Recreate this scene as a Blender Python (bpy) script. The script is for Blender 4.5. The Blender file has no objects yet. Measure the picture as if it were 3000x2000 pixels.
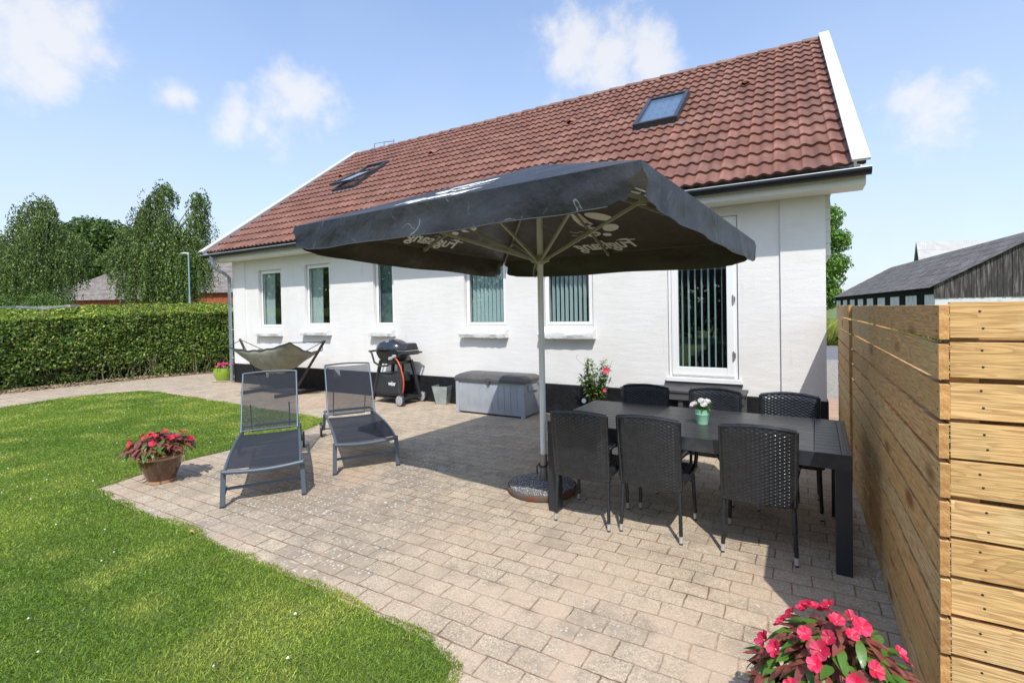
import bpy, bmesh, math, random
import numpy as np
from mathutils import Vector, Matrix, noise
from math import sin, cos, pi, radians, sqrt, atan2
sc = bpy.context.scene
COL = sc.collection
R = radians
# ------------------------------------------------------------ camera
cam = bpy.data.cameras.new('camera'); camo = bpy.data.objects.new('camera', cam); COL.objects.link(camo)
_x = (0.869393, 0.493781, -0.018343); _y = (0.008623, 0.021956, 0.999722); _z = (0.494046, -0.869309, 0.014831)
camo.matrix_world = Matrix(((_x[0], _y[0], _z[0], 0), (_x[1], _y[1], _z[1], 0), (_x[2], _y[2], _z[2], 1.6466), (0, 0, 0, 1)))
cam.sensor_width = 36; cam.lens = 17.073; cam.shift_x = -0.0109; cam.shift_y = -0.0228
cam.clip_start = 0.05; cam.clip_end = 3000
sc.camera = camo
# ------------------------------------------------------------ light
SUN = Vector((0.38, -0.65, 1.0)).normalized()
sun = bpy.data.lights.new('sun', 'SUN'); sun.energy = 4.5; sun.angle = R(0.5); sun.color = (1.0, 0.965, 0.90)
suno = bpy.data.objects.new('sun', sun); COL.objects.link(suno)
suno.rotation_euler = SUN.to_track_quat('Z', 'Y').to_euler()
sc.view_settings.view_transform = 'Standard'; sc.view_settings.look = 'None'
sc.view_settings.exposure = -0.03; sc.view_settings.gamma = 1
w = bpy.data.worlds.new("World"); sc.world = w; w.use_nodes = True
nt = w.node_tree; N = nt.nodes; Lk = nt.links; N.clear()
wo = N.new('ShaderNodeOutputWorld'); bg = N.new('ShaderNodeBackground'); sky = N.new('ShaderNodeTexSky')
sky.sky_type = 'NISHITA'; sky.sun_disc = False; sky.sun_elevation = math.asin(SUN.z); sky.sun_rotation = atan2(SUN.x, SUN.y)
sky.air_density = 1.0; sky.dust_density = 1.0; sky.ozone_density = 1.6
bg.inputs['Strength'].default_value = 0.15
tcw = N.new('ShaderNodeTexCoord')
nrm = N.new('ShaderNodeVectorMath'); nrm.operation = 'NORMALIZE'; Lk.new(tcw.outputs['Generated'], nrm.inputs[0])
def wm(op, a, b=None, clamp=False):
    n = N.new('ShaderNodeMath'); n.operation = op; n.use_clamp = clamp
    for i, v in enumerate((a, b)):
        if v is None: continue
        if isinstance(v, (int, float)): n.inputs[i].default_value = v
        else: Lk.new(v, n.inputs[i])
    return n.outputs[0]
CL = [((-0.899, 0.24, 0.367), 0.061, 1), ((-0.88, 0.276, 0.388), 0.057, 1), ((-0.865, 0.29, 0.409), 0.034, 1), ((-0.9, 0.26, 0.349), 0.043, 1),
      ((-0.849, 0.399, 0.347), 0.025, .8), ((-0.842, 0.413, 0.346), 0.019, .8), ((-0.813, 0.48, 0.329), 0.040, .9), ((-0.796, 0.51, 0.324), 0.043, .9),
      ((-0.749, 0.55, 0.369), 0.053, .9), ((-0.729, 0.589, 0.348), 0.026, .7), ((-0.771, 0.532, 0.35), 0.044, .9), ((-0.374, 0.784, 0.495), 0.036, .6),
      ((-0.335, 0.814, 0.474), 0.066, .9), ((-0.283, 0.845, 0.454), 0.071, 1), ((-0.228, 0.869, 0.438), 0.052, 1), ((-0.304, 0.849, 0.432), 0.073, .8),
      ((0.155, 0.938, 0.309), 0.034, .5), ((0.191, 0.94, 0.282), 0.044, .6), ((0.222, 0.943, 0.247), 0.033, .45), ((0.165, 0.953, 0.255), 0.031, .5),
      ((0.45, -0.82, 0.35), 0.30, .7), ((-0.3, -0.85, 0.42), 0.26, .8), ((0.9, 0.1, 0.3), 0.22, .7)]
wn = N.new('ShaderNodeTexNoise'); wn.inputs['Scale'].default_value = 14; wn.inputs['Detail'].default_value = 10; wn.inputs['Roughness'].default_value = .60
Lk.new(nrm.outputs[0], wn.inputs['Vector'])
wn2 = N.new('ShaderNodeTexNoise'); wn2.inputs['Scale'].default_value = 5; wn2.inputs['Detail'].default_value = 4
Lk.new(nrm.outputs[0], wn2.inputs['Vector'])
acc = None
for c, r, s in CL:
    d = N.new('ShaderNodeVectorMath'); d.operation = 'DISTANCE'; Lk.new(nrm.outputs[0], d.inputs[0]); d.inputs[1].default_value = Vector(c).normalized()
    f = wm('MULTIPLY', wm('SUBTRACT', 1.35, wm('DIVIDE', d.outputs['Value'], r)), s)
    acc = f if acc is None else wm('MAXIMUM', acc, f)
cl = wm('ADD', acc, wm('MULTIPLY', wm('SUBTRACT', wn.outputs['Fac'], .5), 3.0))
mr = N.new('ShaderNodeMapRange'); mr.interpolation_type = 'SMOOTHSTEP'; Lk.new(cl, mr.inputs[0])
mr.inputs[1].default_value = -0.05; mr.inputs[2].default_value = 1.15; mr.inputs[3].default_value = 0; mr.inputs[4].default_value = .74
sep = N.new('ShaderNodeSeparateXYZ'); Lk.new(nrm.outputs[0], sep.inputs[0])
# thin high veil of white that thickens to the horizon
hz = N.new('ShaderNodeMapRange'); hz.interpolation_type = 'SMOOTHSTEP'; Lk.new(sep.outputs[2], hz.inputs[0])
hz.inputs[1].default_value = -0.02; hz.inputs[2].default_value = .62; hz.inputs[3].default_value = .88; hz.inputs[4].default_value = .22
veil = wm('MULTIPLY', hz.outputs[0], wm('ADD', .62, wm('MULTIPLY', wn2.outputs['Fac'], .5)), True)
m1 = N.new('ShaderNodeMix'); m1.data_type = 'RGBA'; Lk.new(veil, m1.inputs[0])
tint = N.new('ShaderNodeMix'); tint.data_type = 'RGBA'; tint.blend_type = 'MULTIPLY'; tint.inputs[0].default_value = 1
Lk.new(sky.outputs[0], tint.inputs[6]); tint.inputs[7].default_value = (1.58, 1.80, 2.04, 1)
Lk.new(tint.outputs[2], m1.inputs[6]); m1.inputs[7].default_value = (5.0, 5.35, 5.75, 1)
m2 = N.new('ShaderNodeMix'); m2.data_type = 'RGBA'; Lk.new(mr.outputs[0], m2.inputs[0])
Lk.new(m1.outputs[2], m2.inputs[6]); m2.inputs[7].default_value = (6.7, 6.6, 6.5, 1)
Lk.new(m2.outputs[2], bg.inputs['Color']); Lk.new(bg.outputs[0], wo.inputs['Surface'])
# ------------------------------------------------------------ materials
def c4(c): return (c[0], c[1], c[2], 1)
def mat(name, col, rough=.7, metal=0., spec=.5, var=None, var2=None, bump=None, attr=None, objrand=0., coord='Object', sss=0, coat=0, tlu=0):
    """var=(col2, scale, lo, hi[, stretch]); bump=(scale, strength, dist)"""
    m = bpy.data.materials.new(name); m.use_nodes = True; t = m.node_tree; n = t.nodes; l = t.links
    b = n['Principled BSDF']; b.inputs['Roughness'].default_value = rough; b.inputs['Metallic'].default_value = metal
    b.inputs['Specular IOR Level'].default_value = spec
    if coat: b.inputs['Coat Weight'].default_value = coat; b.inputs['Coat Roughness'].default_value = .08
    tc = n.new('ShaderNodeTexCoord')
    cur = None
    def rgb(c):
        x = n.new('ShaderNodeRGB'); x.outputs[0].default_value = c4(c); return x.outputs[0]
    cur = rgb(col)
    def mixc(f, a, bb, mode='MIX'):
        x = n.new('ShaderNodeMix'); x.data_type = 'RGBA'; x.blend_type = mode
        if isinstance(f, float): x.inputs[0].default_value = f
        else: l.new(f, x.inputs[0])
        l.new(a, x.inputs[6]); l.new(bb, x.inputs[7]); return x.outputs[2]
    for v in (var, var2):
        if not v: continue
        ns = n.new('ShaderNodeTexNoise'); ns.inputs['Scale'].default_value = v[1]; ns.inputs['Detail'].default_value = 6; ns.inputs['Roughness'].default_value = .6
        src = tc.outputs[coord]
        if len(v) > 4:
            mp = n.new('ShaderNodeMapping'); mp.inputs['Scale'].default_value = v[4]; l.new(src, mp.inputs[0]); src = mp.outputs[0]
        l.new(src, ns.inputs['Vector'])
        r_ = n.new('ShaderNodeMapRange'); l.new(ns.outputs['Fac'], r_.inputs[0]); r_.inputs[1].default_value = v[2]; r_.inputs[2].default_value = v[3]
        cur = mixc(r_.outputs[0], cur, rgb(v[0]))
    if attr:
        a = n.new('ShaderNodeAttribute'); a.attribute_name = attr
        cur = mixc(1., cur, a.outputs['Color'], 'MULTIPLY')
    if objrand:
        oi = n.new('ShaderNodeObjectInfo'); hs = n.new('ShaderNodeHueSaturation')
        r_ = n.new('ShaderNodeMapRange'); l.new(oi.outputs['Random'], r_.inputs[0]); r_.inputs[3].default_value = 1 - objrand; r_.inputs[4].default_value = 1 + objrand
        l.new(r_.outputs[0], hs.inputs['Value']); l.new(cur, hs.inputs['Color']); cur = hs.outputs[0]
    l.new(cur, b.inputs['Base Color'])
    if bump:
        ns = n.new('ShaderNodeTexNoise'); ns.inputs['Scale'].default_value = bump[0]; ns.inputs['Detail'].default_value = 5
        l.new(tc.outputs[coord], ns.inputs['Vector'])
        bp = n.new('ShaderNodeBump'); bp.inputs['Strength'].default_value = bump[1]; bp.inputs['Distance'].default_value = bump[2]
        l.new(ns.outputs['Fac'], bp.inputs['Height']); l.new(bp.outputs[0], b.inputs['Normal'])
    if tlu:
        o = n['Material Output']; tr = n.new('ShaderNodeBsdfTranslucent'); l.new(cur, tr.inputs[0])
        ms = n.new('ShaderNodeMixShader'); ms.inputs[0].default_value = tlu; l.new(b.outputs[0], ms.inputs[1]); l.new(tr.outputs[0], ms.inputs[2]); l.new(ms.outputs[0], o.inputs[0])
    return m
# ------------------------------------------------------------ mesh builder
class MB:
    def __init__(s): s.v = []; s.f = []; s.m = []
    def add(s, vs, fs, mi=0):
        o = len(s.v); s.v += [tuple(p) for p in vs]; s.f += [tuple(o + i for i in q) for q in fs]; s.m += [mi] * len(fs); return s
    def box(s, lo, hi, mi=0, mt=None):
        x0, y0, z0 = lo; x1, y1, z1 = hi
        vs = [(x0,y0,z0),(x1,y0,z0),(x1,y1,z0),(x0,y1,z0),(x0,y0,z1),(x1,y0,z1),(x1,y1,z1),(x0,y1,z1)]
        if mt is not None: vs = [mt @ Vector(p) for p in vs]
        return s.add(vs, [(3,2,1,0),(4,5,6,7),(0,1,5,4),(1,2,6,5),(2,3,7,6),(3,0,4,7)], mi)
    def tube(s, pts, r, n=8, mi=0, cap=True, sq=False):
        pts = [Vector(p) for p in pts]; k = len(pts); rs = r if isinstance(r, (list, tuple)) else [r] * k
        up = None; rings = []
        for i, p in enumerate(pts):
            t = (pts[min(i + 1, k - 1)] - pts[max(i - 1, 0)]).normalized()
            if up is None: up = Vector((0, 0, 1)) if abs(t.z) < .9 else Vector((1, 0, 0))
            a = t.cross(up).normalized(); b = a.cross(t).normalized(); up = b
            ph = pi / 4 if sq else 0
            rings.append([p + (a * cos(ph + 2 * pi * j / n) + b * sin(ph + 2 * pi * j / n)) * rs[i] for j in range(n)])
        vs = [q for rg in rings for q in rg]; fs = []
        for i in range(k - 1):
            for j in range(n): fs.append((i*n + j, i*n + (j+1) % n, (i+1)*n + (j+1) % n, (i+1)*n + j))
        if cap: fs.append(tuple(range(n))[::-1]); fs.append(tuple((k-1)*n + j for j in range(n)))
        return s.add(vs, fs, mi)
    def bar(s, p0, p1, w, h, mi=0, upv=(0, 0, 1)):
        p0 = Vector(p0); p1 = Vector(p1); t = (p1 - p0).normalized(); u = Vector(upv)
        if abs(t.dot(u)) > .98: u = Vector((1, 0, 0))
        a = t.cross(u).normalized(); b = a.cross(t).normalized()
        vs = [p + a * (sx * w / 2) + b * (sy * h / 2) for p in (p0, p1) for sx, sy in ((-1,-1),(1,-1),(1,1),(-1,1))]
        return s.add(vs, [(3,2,1,0),(4,5,6,7),(0,1,5,4),(1,2,6,5),(2,3,7,6),(3,0,4,7)], mi)
    def lathe(s, prof, c=(0, 0, 0), n=24, mi=0, sc_=(1, 1)):
        vs = []; k = len(prof)
        for r, z in prof:
            for j in range(n): vs.append((c[0] + r * cos(2*pi*j/n) * sc_[0], c[1] + r * sin(2*pi*j/n) * sc_[1], c[2] + z))
        fs = [(i*n + j, i*n + (j+1) % n, (i+1)*n + (j+1) % n, (i+1)*n + j) for i in range(k-1) for j in range(n)]
        if prof[0][0] > 1e-5: fs.append(tuple(range(n))[::-1])
        if prof[-1][0] > 1e-5: fs.append(tuple((k-1)*n + j for j in range(n)))
        return s.add(vs, fs, mi)
    def grid(s, fn, nu, nv, mi=0, closed_u=False):
        vs = [fn(i / nu, j / nv) for j in range(nv + 1) for i in range(nu + 1)]
        fs = [(j*(nu+1)+i, j*(nu+1)+i+1, (j+1)*(nu+1)+i+1, (j+1)*(nu+1)+i) for j in range(nv) for i in range(nu)]
        return s.add(vs, fs, mi)
    def prism(s, poly, d, mi=0):   # poly 3d list, extruded by vector d
        d = Vector(d); n = len(poly); vs = [Vector(p) for p in poly] + [Vector(p) + d for p in poly]
        fs = [tuple(range(n))[::-1], tuple(range(n, 2*n))] + [(i, (i+1) % n, n + (i+1) % n, n + i) for i in range(n)]
        return s.add(vs, fs, mi)
    def build(s, name, mats, parent=None, smooth=None, bevel=0, recalc=True, solid=0):
        me = bpy.data.meshes.new(name); me.from_pydata(s.v, [], s.f); me.update()
        for m in (mats if isinstance(mats, (list, tuple)) else [mats]): me.materials.append(m)
        if any(s.m): me.polygons.foreach_set('material_index', s.m)
        if recalc:
            b = bmesh.new(); b.from_mesh(me)
            bmesh.ops.remove_doubles(b, verts=b.verts, dist=1e-6) if len(s.v) < 40000 else None
            bmesh.ops.recalc_face_normals(b, faces=b.faces); b.to_mesh(me); b.free()
        if smooth is not None:
            me.polygons.foreach_set('use_smooth', [True] * len(me.polygons)); me.set_sharp_from_angle(angle=R(smooth))
        o = bpy.data.objects.new(name, me); COL.objects.link(o)
        if parent: o.parent = parent
        if bevel:
            bv = o.modifiers.new('bevel', 'BEVEL'); bv.width = bevel; bv.segments = 2; bv.limit_method = 'ANGLE'; bv.angle_limit = R(40)
        if solid:
            sd = o.modifiers.new('solid', 'SOLIDIFY'); sd.thickness = solid; sd.offset = 0
        return o
def tag(o, label, cat, group=None):
    o['label'] = label; o['category'] = cat
    if group: o['group'] = group
    return o
def thing(name, label, cat, loc=(0, 0, 0), rz=0, group=None):
    o = bpy.data.objects.new(name, None); COL.objects.link(o); o.location = loc; o.rotation_euler = (0, 0, rz)
    o.empty_display_size = .1
    return tag(o, label, cat, group)
def struct(o, kind='structure'): o['kind'] = kind; return o
def copy_tree(o, parent=None):
    c = o.copy(); COL.objects.link(c); c.parent = parent
    for ch in [x for x in COL.objects if x.parent == o]: copy_tree(ch, c)
    return c
def fast_mesh(name, V, F, mats, parent=None, mi=None, colors=None, smooth=False):
    """V (n,3) array, F (m,k) array of equal sided faces"""
    me = bpy.data.meshes.new(name); V = np.asarray(V, np.float32); F = np.asarray(F, np.int32); m, k = F.shape
    me.vertices.add(len(V)); me.vertices.foreach_set('co', V.ravel())
    me.loops.add(m * k); me.loops.foreach_set('vertex_index', F.ravel())
    me.polygons.add(m); me.polygons.foreach_set('loop_start', np.arange(m, dtype=np.int32) * k)
    for mt in (mats if isinstance(mats, (list, tuple)) else [mats]): me.materials.append(mt)
    if mi is not None: me.polygons.foreach_set('material_index', np.asarray(mi, np.int32))
    if smooth: me.polygons.foreach_set('use_smooth', np.ones(m, bool))
    me.update(calc_edges=True)
    if colors is not None:
        ca = me.color_attributes.new('tint', 'FLOAT_COLOR', 'POINT'); ca.data.foreach_set('color', np.asarray(colors, np.float32).ravel())
    o = bpy.data.objects.new(name, me); COL.objects.link(o)
    if parent: o.parent = parent
    return o
# ------------------------------------------------------------ shared materials
M = {}
M['white_frame'] = mat('white_frame', (.80, .80, .79), .3)
M['sill'] = mat('sill_paint', (.78, .775, .76), .75, bump=(28, .6, .015))
M['black_plinth'] = mat('black_plinth', (.014, .014, .016), .5, spec=.25, bump=(14, .5, .03), var=((.028, .028, .03), 5, .5, .8))
M['white_wood'] = mat('white_wood', (.74, .72, .66), .5)
M['verge'] = mat('verge_white', (.68, .68, .68), .35)
M['gutter'] = mat('gutter_black', (.018, .020, .024), .35, spec=.3)
M['gutter_edge'] = mat('gutter_edge', (.55, .57, .6), .35, .3)
M['zinc_pipe'] = mat('zinc_pipe', (.30, .34, .38), .45, .4, var=((.2, .24, .28), 6, .4, .7))
M['grey_alu'] = mat('grey_aluminium', (.055, .063, .073), .38, .35)
M['alu_light'] = mat('light_aluminium', (.42, .45, .46), .4, .5)
M['dark_room'] = mat('interior', (.20, .19, .18), .9)
M['blind'] = mat('blind_fabric', (.70, .80, .80), .85, tlu=.25)
M['curtain'] = mat('curtain_fabric', (.72, .76, .72), .9, tlu=.2)
M['black_metal'] = mat('black_metal', (.02, .021, .022), .42)
M['black_plastic'] = mat('black_plastic', (.028, .03, .032), .38)
M['steel'] = mat('steel', (.5, .5, .5), .3, .8)
M['lead'] = mat('lead_flashing', (.22, .24, .26), .5, .5)
M['rust_clay'] = mat('clay_vent', (.30, .12, .08), .7)
def glass(name, col=(1, 1, 1), base=.10, tintc=(.9, .95, .95)):
    m = bpy.data.materials.new(name); m.use_nodes = True; t = m.node_tree; n = t.nodes; l = t.links; n.remove(n['Principled BSDF'])
    tr = n.new('ShaderNodeBsdfTransparent'); tr.inputs[0].default_value = c4(tintc)
    gl = n.new('ShaderNodeBsdfGlossy'); gl.inputs['Roughness'].default_value = 0.0; gl.inputs[0].default_value = c4(col)
    lw0 = n.new('ShaderNodeLayerWeight'); lw0.inputs[0].default_value = .5; lw = n.new('ShaderNodeMath'); lw.operation = 'POWER'; lw.inputs[1].default_value = 4.0; l.new(lw0.outputs['Facing'], lw.inputs[0])
    ad = n.new('ShaderNodeMath'); ad.operation = 'MULTIPLY_ADD'; ad.inputs[1].default_value = .9; ad.inputs[2].default_value = base; ad.use_clamp = True
    l.new(lw.outputs[0], ad.inputs[0])
    ms = n.new('ShaderNodeMixShader'); l.new(ad.outputs[0], ms.inputs[0]); l.new(tr.outputs[0], ms.inputs[1]); l.new(gl.outputs[0], ms.inputs[2])
    l.new(ms.outputs[0], n['Material Output'].inputs[0]); return m
M['glass'] = glass('window_glass')
def plaster():
    m = mat('white_plaster', (.76, .74, .715), .85, var=((.70, .68, .64), 1.3, .45, .75), var2=((.60, .57, .52), 4, .62, .85, (2.5, 1, .35)))
    t = m.node_tree; n = t.nodes; l = t.links; b = n['Principled BSDF']; tc = n['Texture Coordinate']
    n1 = n.new('ShaderNodeTexNoise'); n1.inputs['Scale'].default_value = 5; n1.inputs['Detail'].default_value = 3
    mp = n.new('ShaderNodeMapping'); mp.inputs['Scale'].default_value = (.6, 1, 2.6); l.new(tc.outputs['Object'], mp.inputs[0]); l.new(mp.outputs[0], n1.inputs['Vector'])
    n2 = n.new('ShaderNodeTexNoise'); n2.inputs['Scale'].default_value = 55; n2.inputs['Detail'].default_value = 4; l.new(tc.outputs['Object'], n2.inputs['Vector'])
    b1 = n.new('ShaderNodeBump'); b1.inputs['Strength'].default_value = .22; b1.inputs['Distance'].default_value = .02; l.new(n1.outputs['Fac'], b1.inputs['Height'])
    b2 = n.new('ShaderNodeBump'); b2.inputs['Strength'].default_value = .35; b2.inputs['Distance'].default_value = .006; l.new(n2.outputs['Fac'], b2.inputs['Height'])
    l.new(b1.outputs[0], b2.inputs['Normal']); l.new(b2.outputs[0], b.inputs['Normal']); return m
M['plaster'] = plaster()
M['tile'] = mat('concrete_roof_tile', (.172, .070, .044), .62, attr='tint', var=((.25, .12, .085), 2.2, .45, .72), var2=((.12, .055, .04), 9, .58, .85), bump=(160, .25, .003))
def paver():
    m = bpy.data.materials.new('paver_brick'); m.use_nodes = True; t = m.node_tree; n = t.nodes; l = t.links; b = n['Principled BSDF']; b.inputs['Roughness'].default_value = .88
    b.inputs['Specular IOR Level'].default_value = .25
    geo = n.new('ShaderNodeNewGeometry'); P = geo.outputs['Position']
    def noi(sc_, det=5, rough=.6, vec=None):
        x = n.new('ShaderNodeTexNoise'); x.inputs['Scale'].default_value = sc_; x.inputs['Detail'].default_value = det; x.inputs['Roughness'].default_value = rough
        l.new(vec or P, x.inputs['Vector']); return x
    def rng(v, a, bb, c=0., d=1.):
        x = n.new('ShaderNodeMapRange'); l.new(v, x.inputs[0]); x.inputs[1].default_value = a; x.inputs[2].default_value = bb; x.inputs[3].default_value = c; x.inputs[4].default_value = d; return x.outputs[0]
    def mx(f, a, c, mode='MIX'):
        x = n.new('ShaderNodeMix'); x.data_type = 'RGBA'; x.blend_type = mode
        for s, v in ((0, f), (6, a), (7, c)):
            if isinstance(v, (float, int)): x.inputs[s].default_value = v
            elif isinstance(v, tuple): x.inputs[s].default_value = c4(v)
            else: l.new(v, x.inputs[s])
        return x.outputs[2]
    def mth(op, a, c=None):
        x = n.new('ShaderNodeMath'); x.operation = op
        for i, v in enumerate((a, c)):
            if v is None: continue
            if isinstance(v, (float, int)): x.inputs[i].default_value = v
            else: l.new(v, x.inputs[i])
        return x.outputs[0]
    wob = noi(3.2, 3); vs = n.new('ShaderNodeVectorMath'); vs.operation = 'SUBTRACT'; l.new(wob.outputs['Color'], vs.inputs[0]); vs.inputs[1].default_value = (.5, .5, .5)
    vm = n.new('ShaderNodeVectorMath'); vm.operation = 'MULTIPLY_ADD'; l.new(vs.outputs[0], vm.inputs[0]); vm.inputs[1].default_value = (.03, .03, 0); l.new(P, vm.inputs[2])
    of = n.new('ShaderNodeVectorMath'); of.operation = 'ADD'; wb2 = noi(28, 3, .7); vs2 = n.new('ShaderNodeVectorMath'); vs2.operation = 'MULTIPLY_ADD'; l.new(wb2.outputs['Color'], vs2.inputs[0]); vs2.inputs[1].default_value = (.014, .014, 0); l.new(vm.outputs[0], vs2.inputs[2]); l.new(vs2.outputs[0], of.inputs[0]); of.inputs[1].default_value = (19.993, 20 * .137 + .010, 0)
    br = n.new('ShaderNodeTexBrick'); l.new(of.outputs[0], br.inputs['Vector']); br.offset = .5; br.inputs['Scale'].default_value = 1
    br.inputs['Brick Width'].default_value = .21; br.inputs['Row Height'].default_value = .137; br.inputs['Mortar Size'].default_value = .0042; br.inputs['Mortar Smooth'].default_value = .35
    br.inputs['Color1'].default_value = (1, 1, 1, 1); br.inputs['Color2'].default_value = (0, 0, 0, 1); br.inputs['Mortar'].default_value = (.5, .5, .5, 1); br.inputs['Bias'].default_value = 0
    base = mx(br.outputs['Color'], (.57, .455, .32), (.40, .315, .22))
    base = mx(rng(noi(1.1, 4).outputs['Fac'], .42, .66), base, (.43, .355, .27))
    base = mx(rng(noi(45, 6, .75).outputs['Fac'], .46, .62, 0, .85), base, (.25, .20, .145))
    base = mx(rng(noi(95, 3, .8).outputs['Fac'], .53, .62), base, (.80, .69, .53))
    base = mx(rng(noi(16, 6, .8).outputs['Fac'], .47, .66, 0, .55), base, (.31, .24, .165)); base = mx(rng(noi(240, 2, .9).outputs['Fac'], .62, .70, 0, .8), base, (.12, .10, .08))
    base = mx(rng(noi(2.7, 6, .72).outputs['Fac'], .50, .64, 0, .6), base, (.27, .22, .165))
    base = mx(rng(noi(.55, 4, .6).outputs['Fac'], .52, .64, 0, .45), base, (.50, .33, .22))
    # pale lichen spots
    vo = n.new('ShaderNodeTexVoronoi'); vo.inputs['Scale'].default_value = 42; vo.inputs['Randomness'].default_value = 1
    wob2 = noi(30, 2); a2 = n.new('ShaderNodeVectorMath'); a2.operation = 'MULTIPLY_ADD'; l.new(wob2.outputs['Color'], a2.inputs[0]); a2.inputs[1].default_value = (.03, .03, 0); l.new(P, a2.inputs[2]); l.new(a2.outputs[0], vo.inputs['Vector'])
    px0 = n.new('ShaderNodeSeparateXYZ'); l.new(P, px0.inputs[0]); cdx = n.new('ShaderNodeVectorMath'); cdx.operation = 'DISTANCE'; l.new(P, cdx.inputs[0]); cdx.inputs[1].default_value = (-3.6, 3.0, 0)
    lmask = rng(mth('ADD', noi(1.6, 5, .7).outputs['Fac'], rng(cdx.outputs['Value'], 1.9, .4, 0, .15)), .54, .66)
    lich = mth('MULTIPLY', rng(vo.outputs['Distance'], .40, .22), lmask)
    lich = mth('MULTIPLY', lich, rng(vo.outputs['Color'], .45, .55))
    base = mx(mth('MULTIPLY', lmask, .75), base, (.27, .225, .17)); base = mx(mth('MULTIPLY', lich, .72), base, (.86, .82, .74))
    # sand in joints and sand drifts
    sandn = noi(0.9, 5, .62); drift = rng(sandn.outputs['Fac'], .56, .66)
    posx = n.new('ShaderNodeSeparateXYZ'); l.new(P, posx.inputs[0])
    near = mth('MULTIPLY', rng(posx.outputs[0], -3.2, -1.2), rng(posx.outputs[1], 3.6, 2.4))
    drift2 = mth('MULTIPLY', near, rng(noi(2.2, 5, .6).outputs['Fac'], .40, .55))
    dr = mth('MAXIMUM', mth('MULTIPLY', drift, .35), mth('MULTIPLY', drift2, .8))
    joint = mx(rng(noi(2.3, 4).outputs['Fac'], .42, .6), (.13, .085, .055), (.30, .15, .08))
    joint = mx(rng(noi(6, 4).outputs['Fac'], .62, .7), joint, (.06, .08, .025))
    br2 = n.new('ShaderNodeTexBrick'); l.new(of.outputs[0], br2.inputs['Vector']); br2.offset = .5; br2.inputs['Scale'].default_value = 1; br2.inputs['Brick Width'].default_value = .21; br2.inputs['Row Height'].default_value = .137; br2.inputs['Mortar Size'].default_value = .010; br2.inputs['Mortar Smooth'].default_value = .8
    wide = mth('MULTIPLY', br2.outputs['Fac'], rng(noi(3.4, 6, .75).outputs['Fac'], .50, .60)); base = mx(mth('MULTIPLY', wide, .85), base, (.27, .145, .085))
    jm = mth('MULTIPLY', br.outputs['Fac'], rng(dr, .3, .75, 1., .25))
    col = mx(mth('MULTIPLY', dr, .8), base, (.60, .45, .32))
    col = mx(mth('MULTIPLY', mth('MULTIPLY', jm, rng(noi(1.9, 5, .65).outputs['Fac'], .40, .58, .30, 1.)), .9), col, joint)
    l.new(col, b.inputs['Base Color'])
    h = mth('ADD', mth('MULTIPLY', br.outputs['Fac'], -1.), mth('MULTIPLY', noi(70, 5, .7).outputs['Fac'], .35))
    h = mth('ADD', h, mth('MULTIPLY', noi(4, 2).outputs['Fac'], .5))
    bp = n.new('ShaderNodeBump'); bp.inputs['Strength'].default_value = .75; bp.inputs['Distance'].default_value = .009; l.new(h, bp.inputs['Height']); l.new(bp.outputs[0], b.inputs['Normal'])
    return m
M['paver'] = paver()
M['soil'] = mat('soil', (.12, .085, .055), .95, var=((.22, .15, .10), 3, .4, .7), bump=(30, .8, .02), coord='Object')
M['sand'] = mat('sand', (.45, .31, .21), .95, var=((.33, .22, .15), 4, .4, .7), var2=((.16, .11, .075), 25, .6, .8), bump=(40, .6, .02))
M['gravel'] = mat('gravel', (.42, .38, .33), .95, var=((.20, .18, .16), 30, .4, .6), var2=((.60, .57, .52), 60, .55, .7), bump=(45, 1, .03))
M['field'] = mat('meadow', (.10, .15, .03), .95, var=((.20, .22, .06), .6, .4, .7), bump=(5, .6, .2))
M['lawn_soil'] = mat('lawn_base', (.10, .17, .026), .95, var=((.17, .20, .05), 2.5, .45, .7), var2=((.05, .09, .015), 40, .45, .65), bump=(60, 1, .02))
M['asphalt'] = mat('asphalt', (.16, .16, .165), .9, bump=(60, .4, .01))
# ------------------------------------------------------------ ground
def sheet(name, poly, z, m, kind='structure'):
    b = MB(); b.add([(x, y, z) for x, y in poly], [tuple(range(len(poly)))]); o = b.build(name, m, recalc=False)
    if o.data.polygons[0].normal.z < 0: o.data.flip_normals()
    return struct(o, kind)
sheet('ground', [(-900, -600), (900, -600), (900, 1200), (-900, 1200)], -.03, M['field'])
sheet('patio', [(-15.9, -5), (.44, -5), (.44, 7.4), (-15.9, 9.2)], 0.0, M['paver'])
sheet('gravel_yard', [(.452, 5.6), (7, 5.6), (7, 17.5), (.30, 17.5), (.30, 7.0), (.452, 7.0)], -.012, M['gravel'])
sheet('sand_strip', [(.30, 7.0), (.95, 7.0), (.85, 8.5), (.75, 10.0), (.30, 10.3)], -.004, M['sand'])
sheet('road', [(-2, 17.6), (60, 14), (60, 20.5), (-2, 23.6)], -.016, M['asphalt'])
sheet('soil_bed', [(-20.5, -3), (-15.65, -3), (-15.7, 3.2), (-15.5, 5.2), (-15.35, 6.5), (-14.6, 8.4), (-14.2, 11), (-20.5, 11)], .006, M['soil'])
LP = [(-1.32, -4), (-1.30, 1.60), (-1.38, 1.80), (-1.62, 1.88), (-2.0, 1.9), (-2.83, 1.93), (-3.4, 1.93), (-4.18, 1.99), (-5.0, 1.96), (-5.92, 2.02), (-6.14, 2.88), (-6.10, 3.7), (-6.12, 4.4), (-6.32, 4.95), (-6.6, 5.1), (-7.8, 5.16),
      (-9.2, 5.22), (-11, 5.28), (-12.4, 5.32), (-12.95, 5.15), (-13.35, 4.5), (-13.4, 4.1), (-13.1, 3.0), (-12.7, 1.5), (-12.4, -6), (-1.3, -6)]
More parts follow.
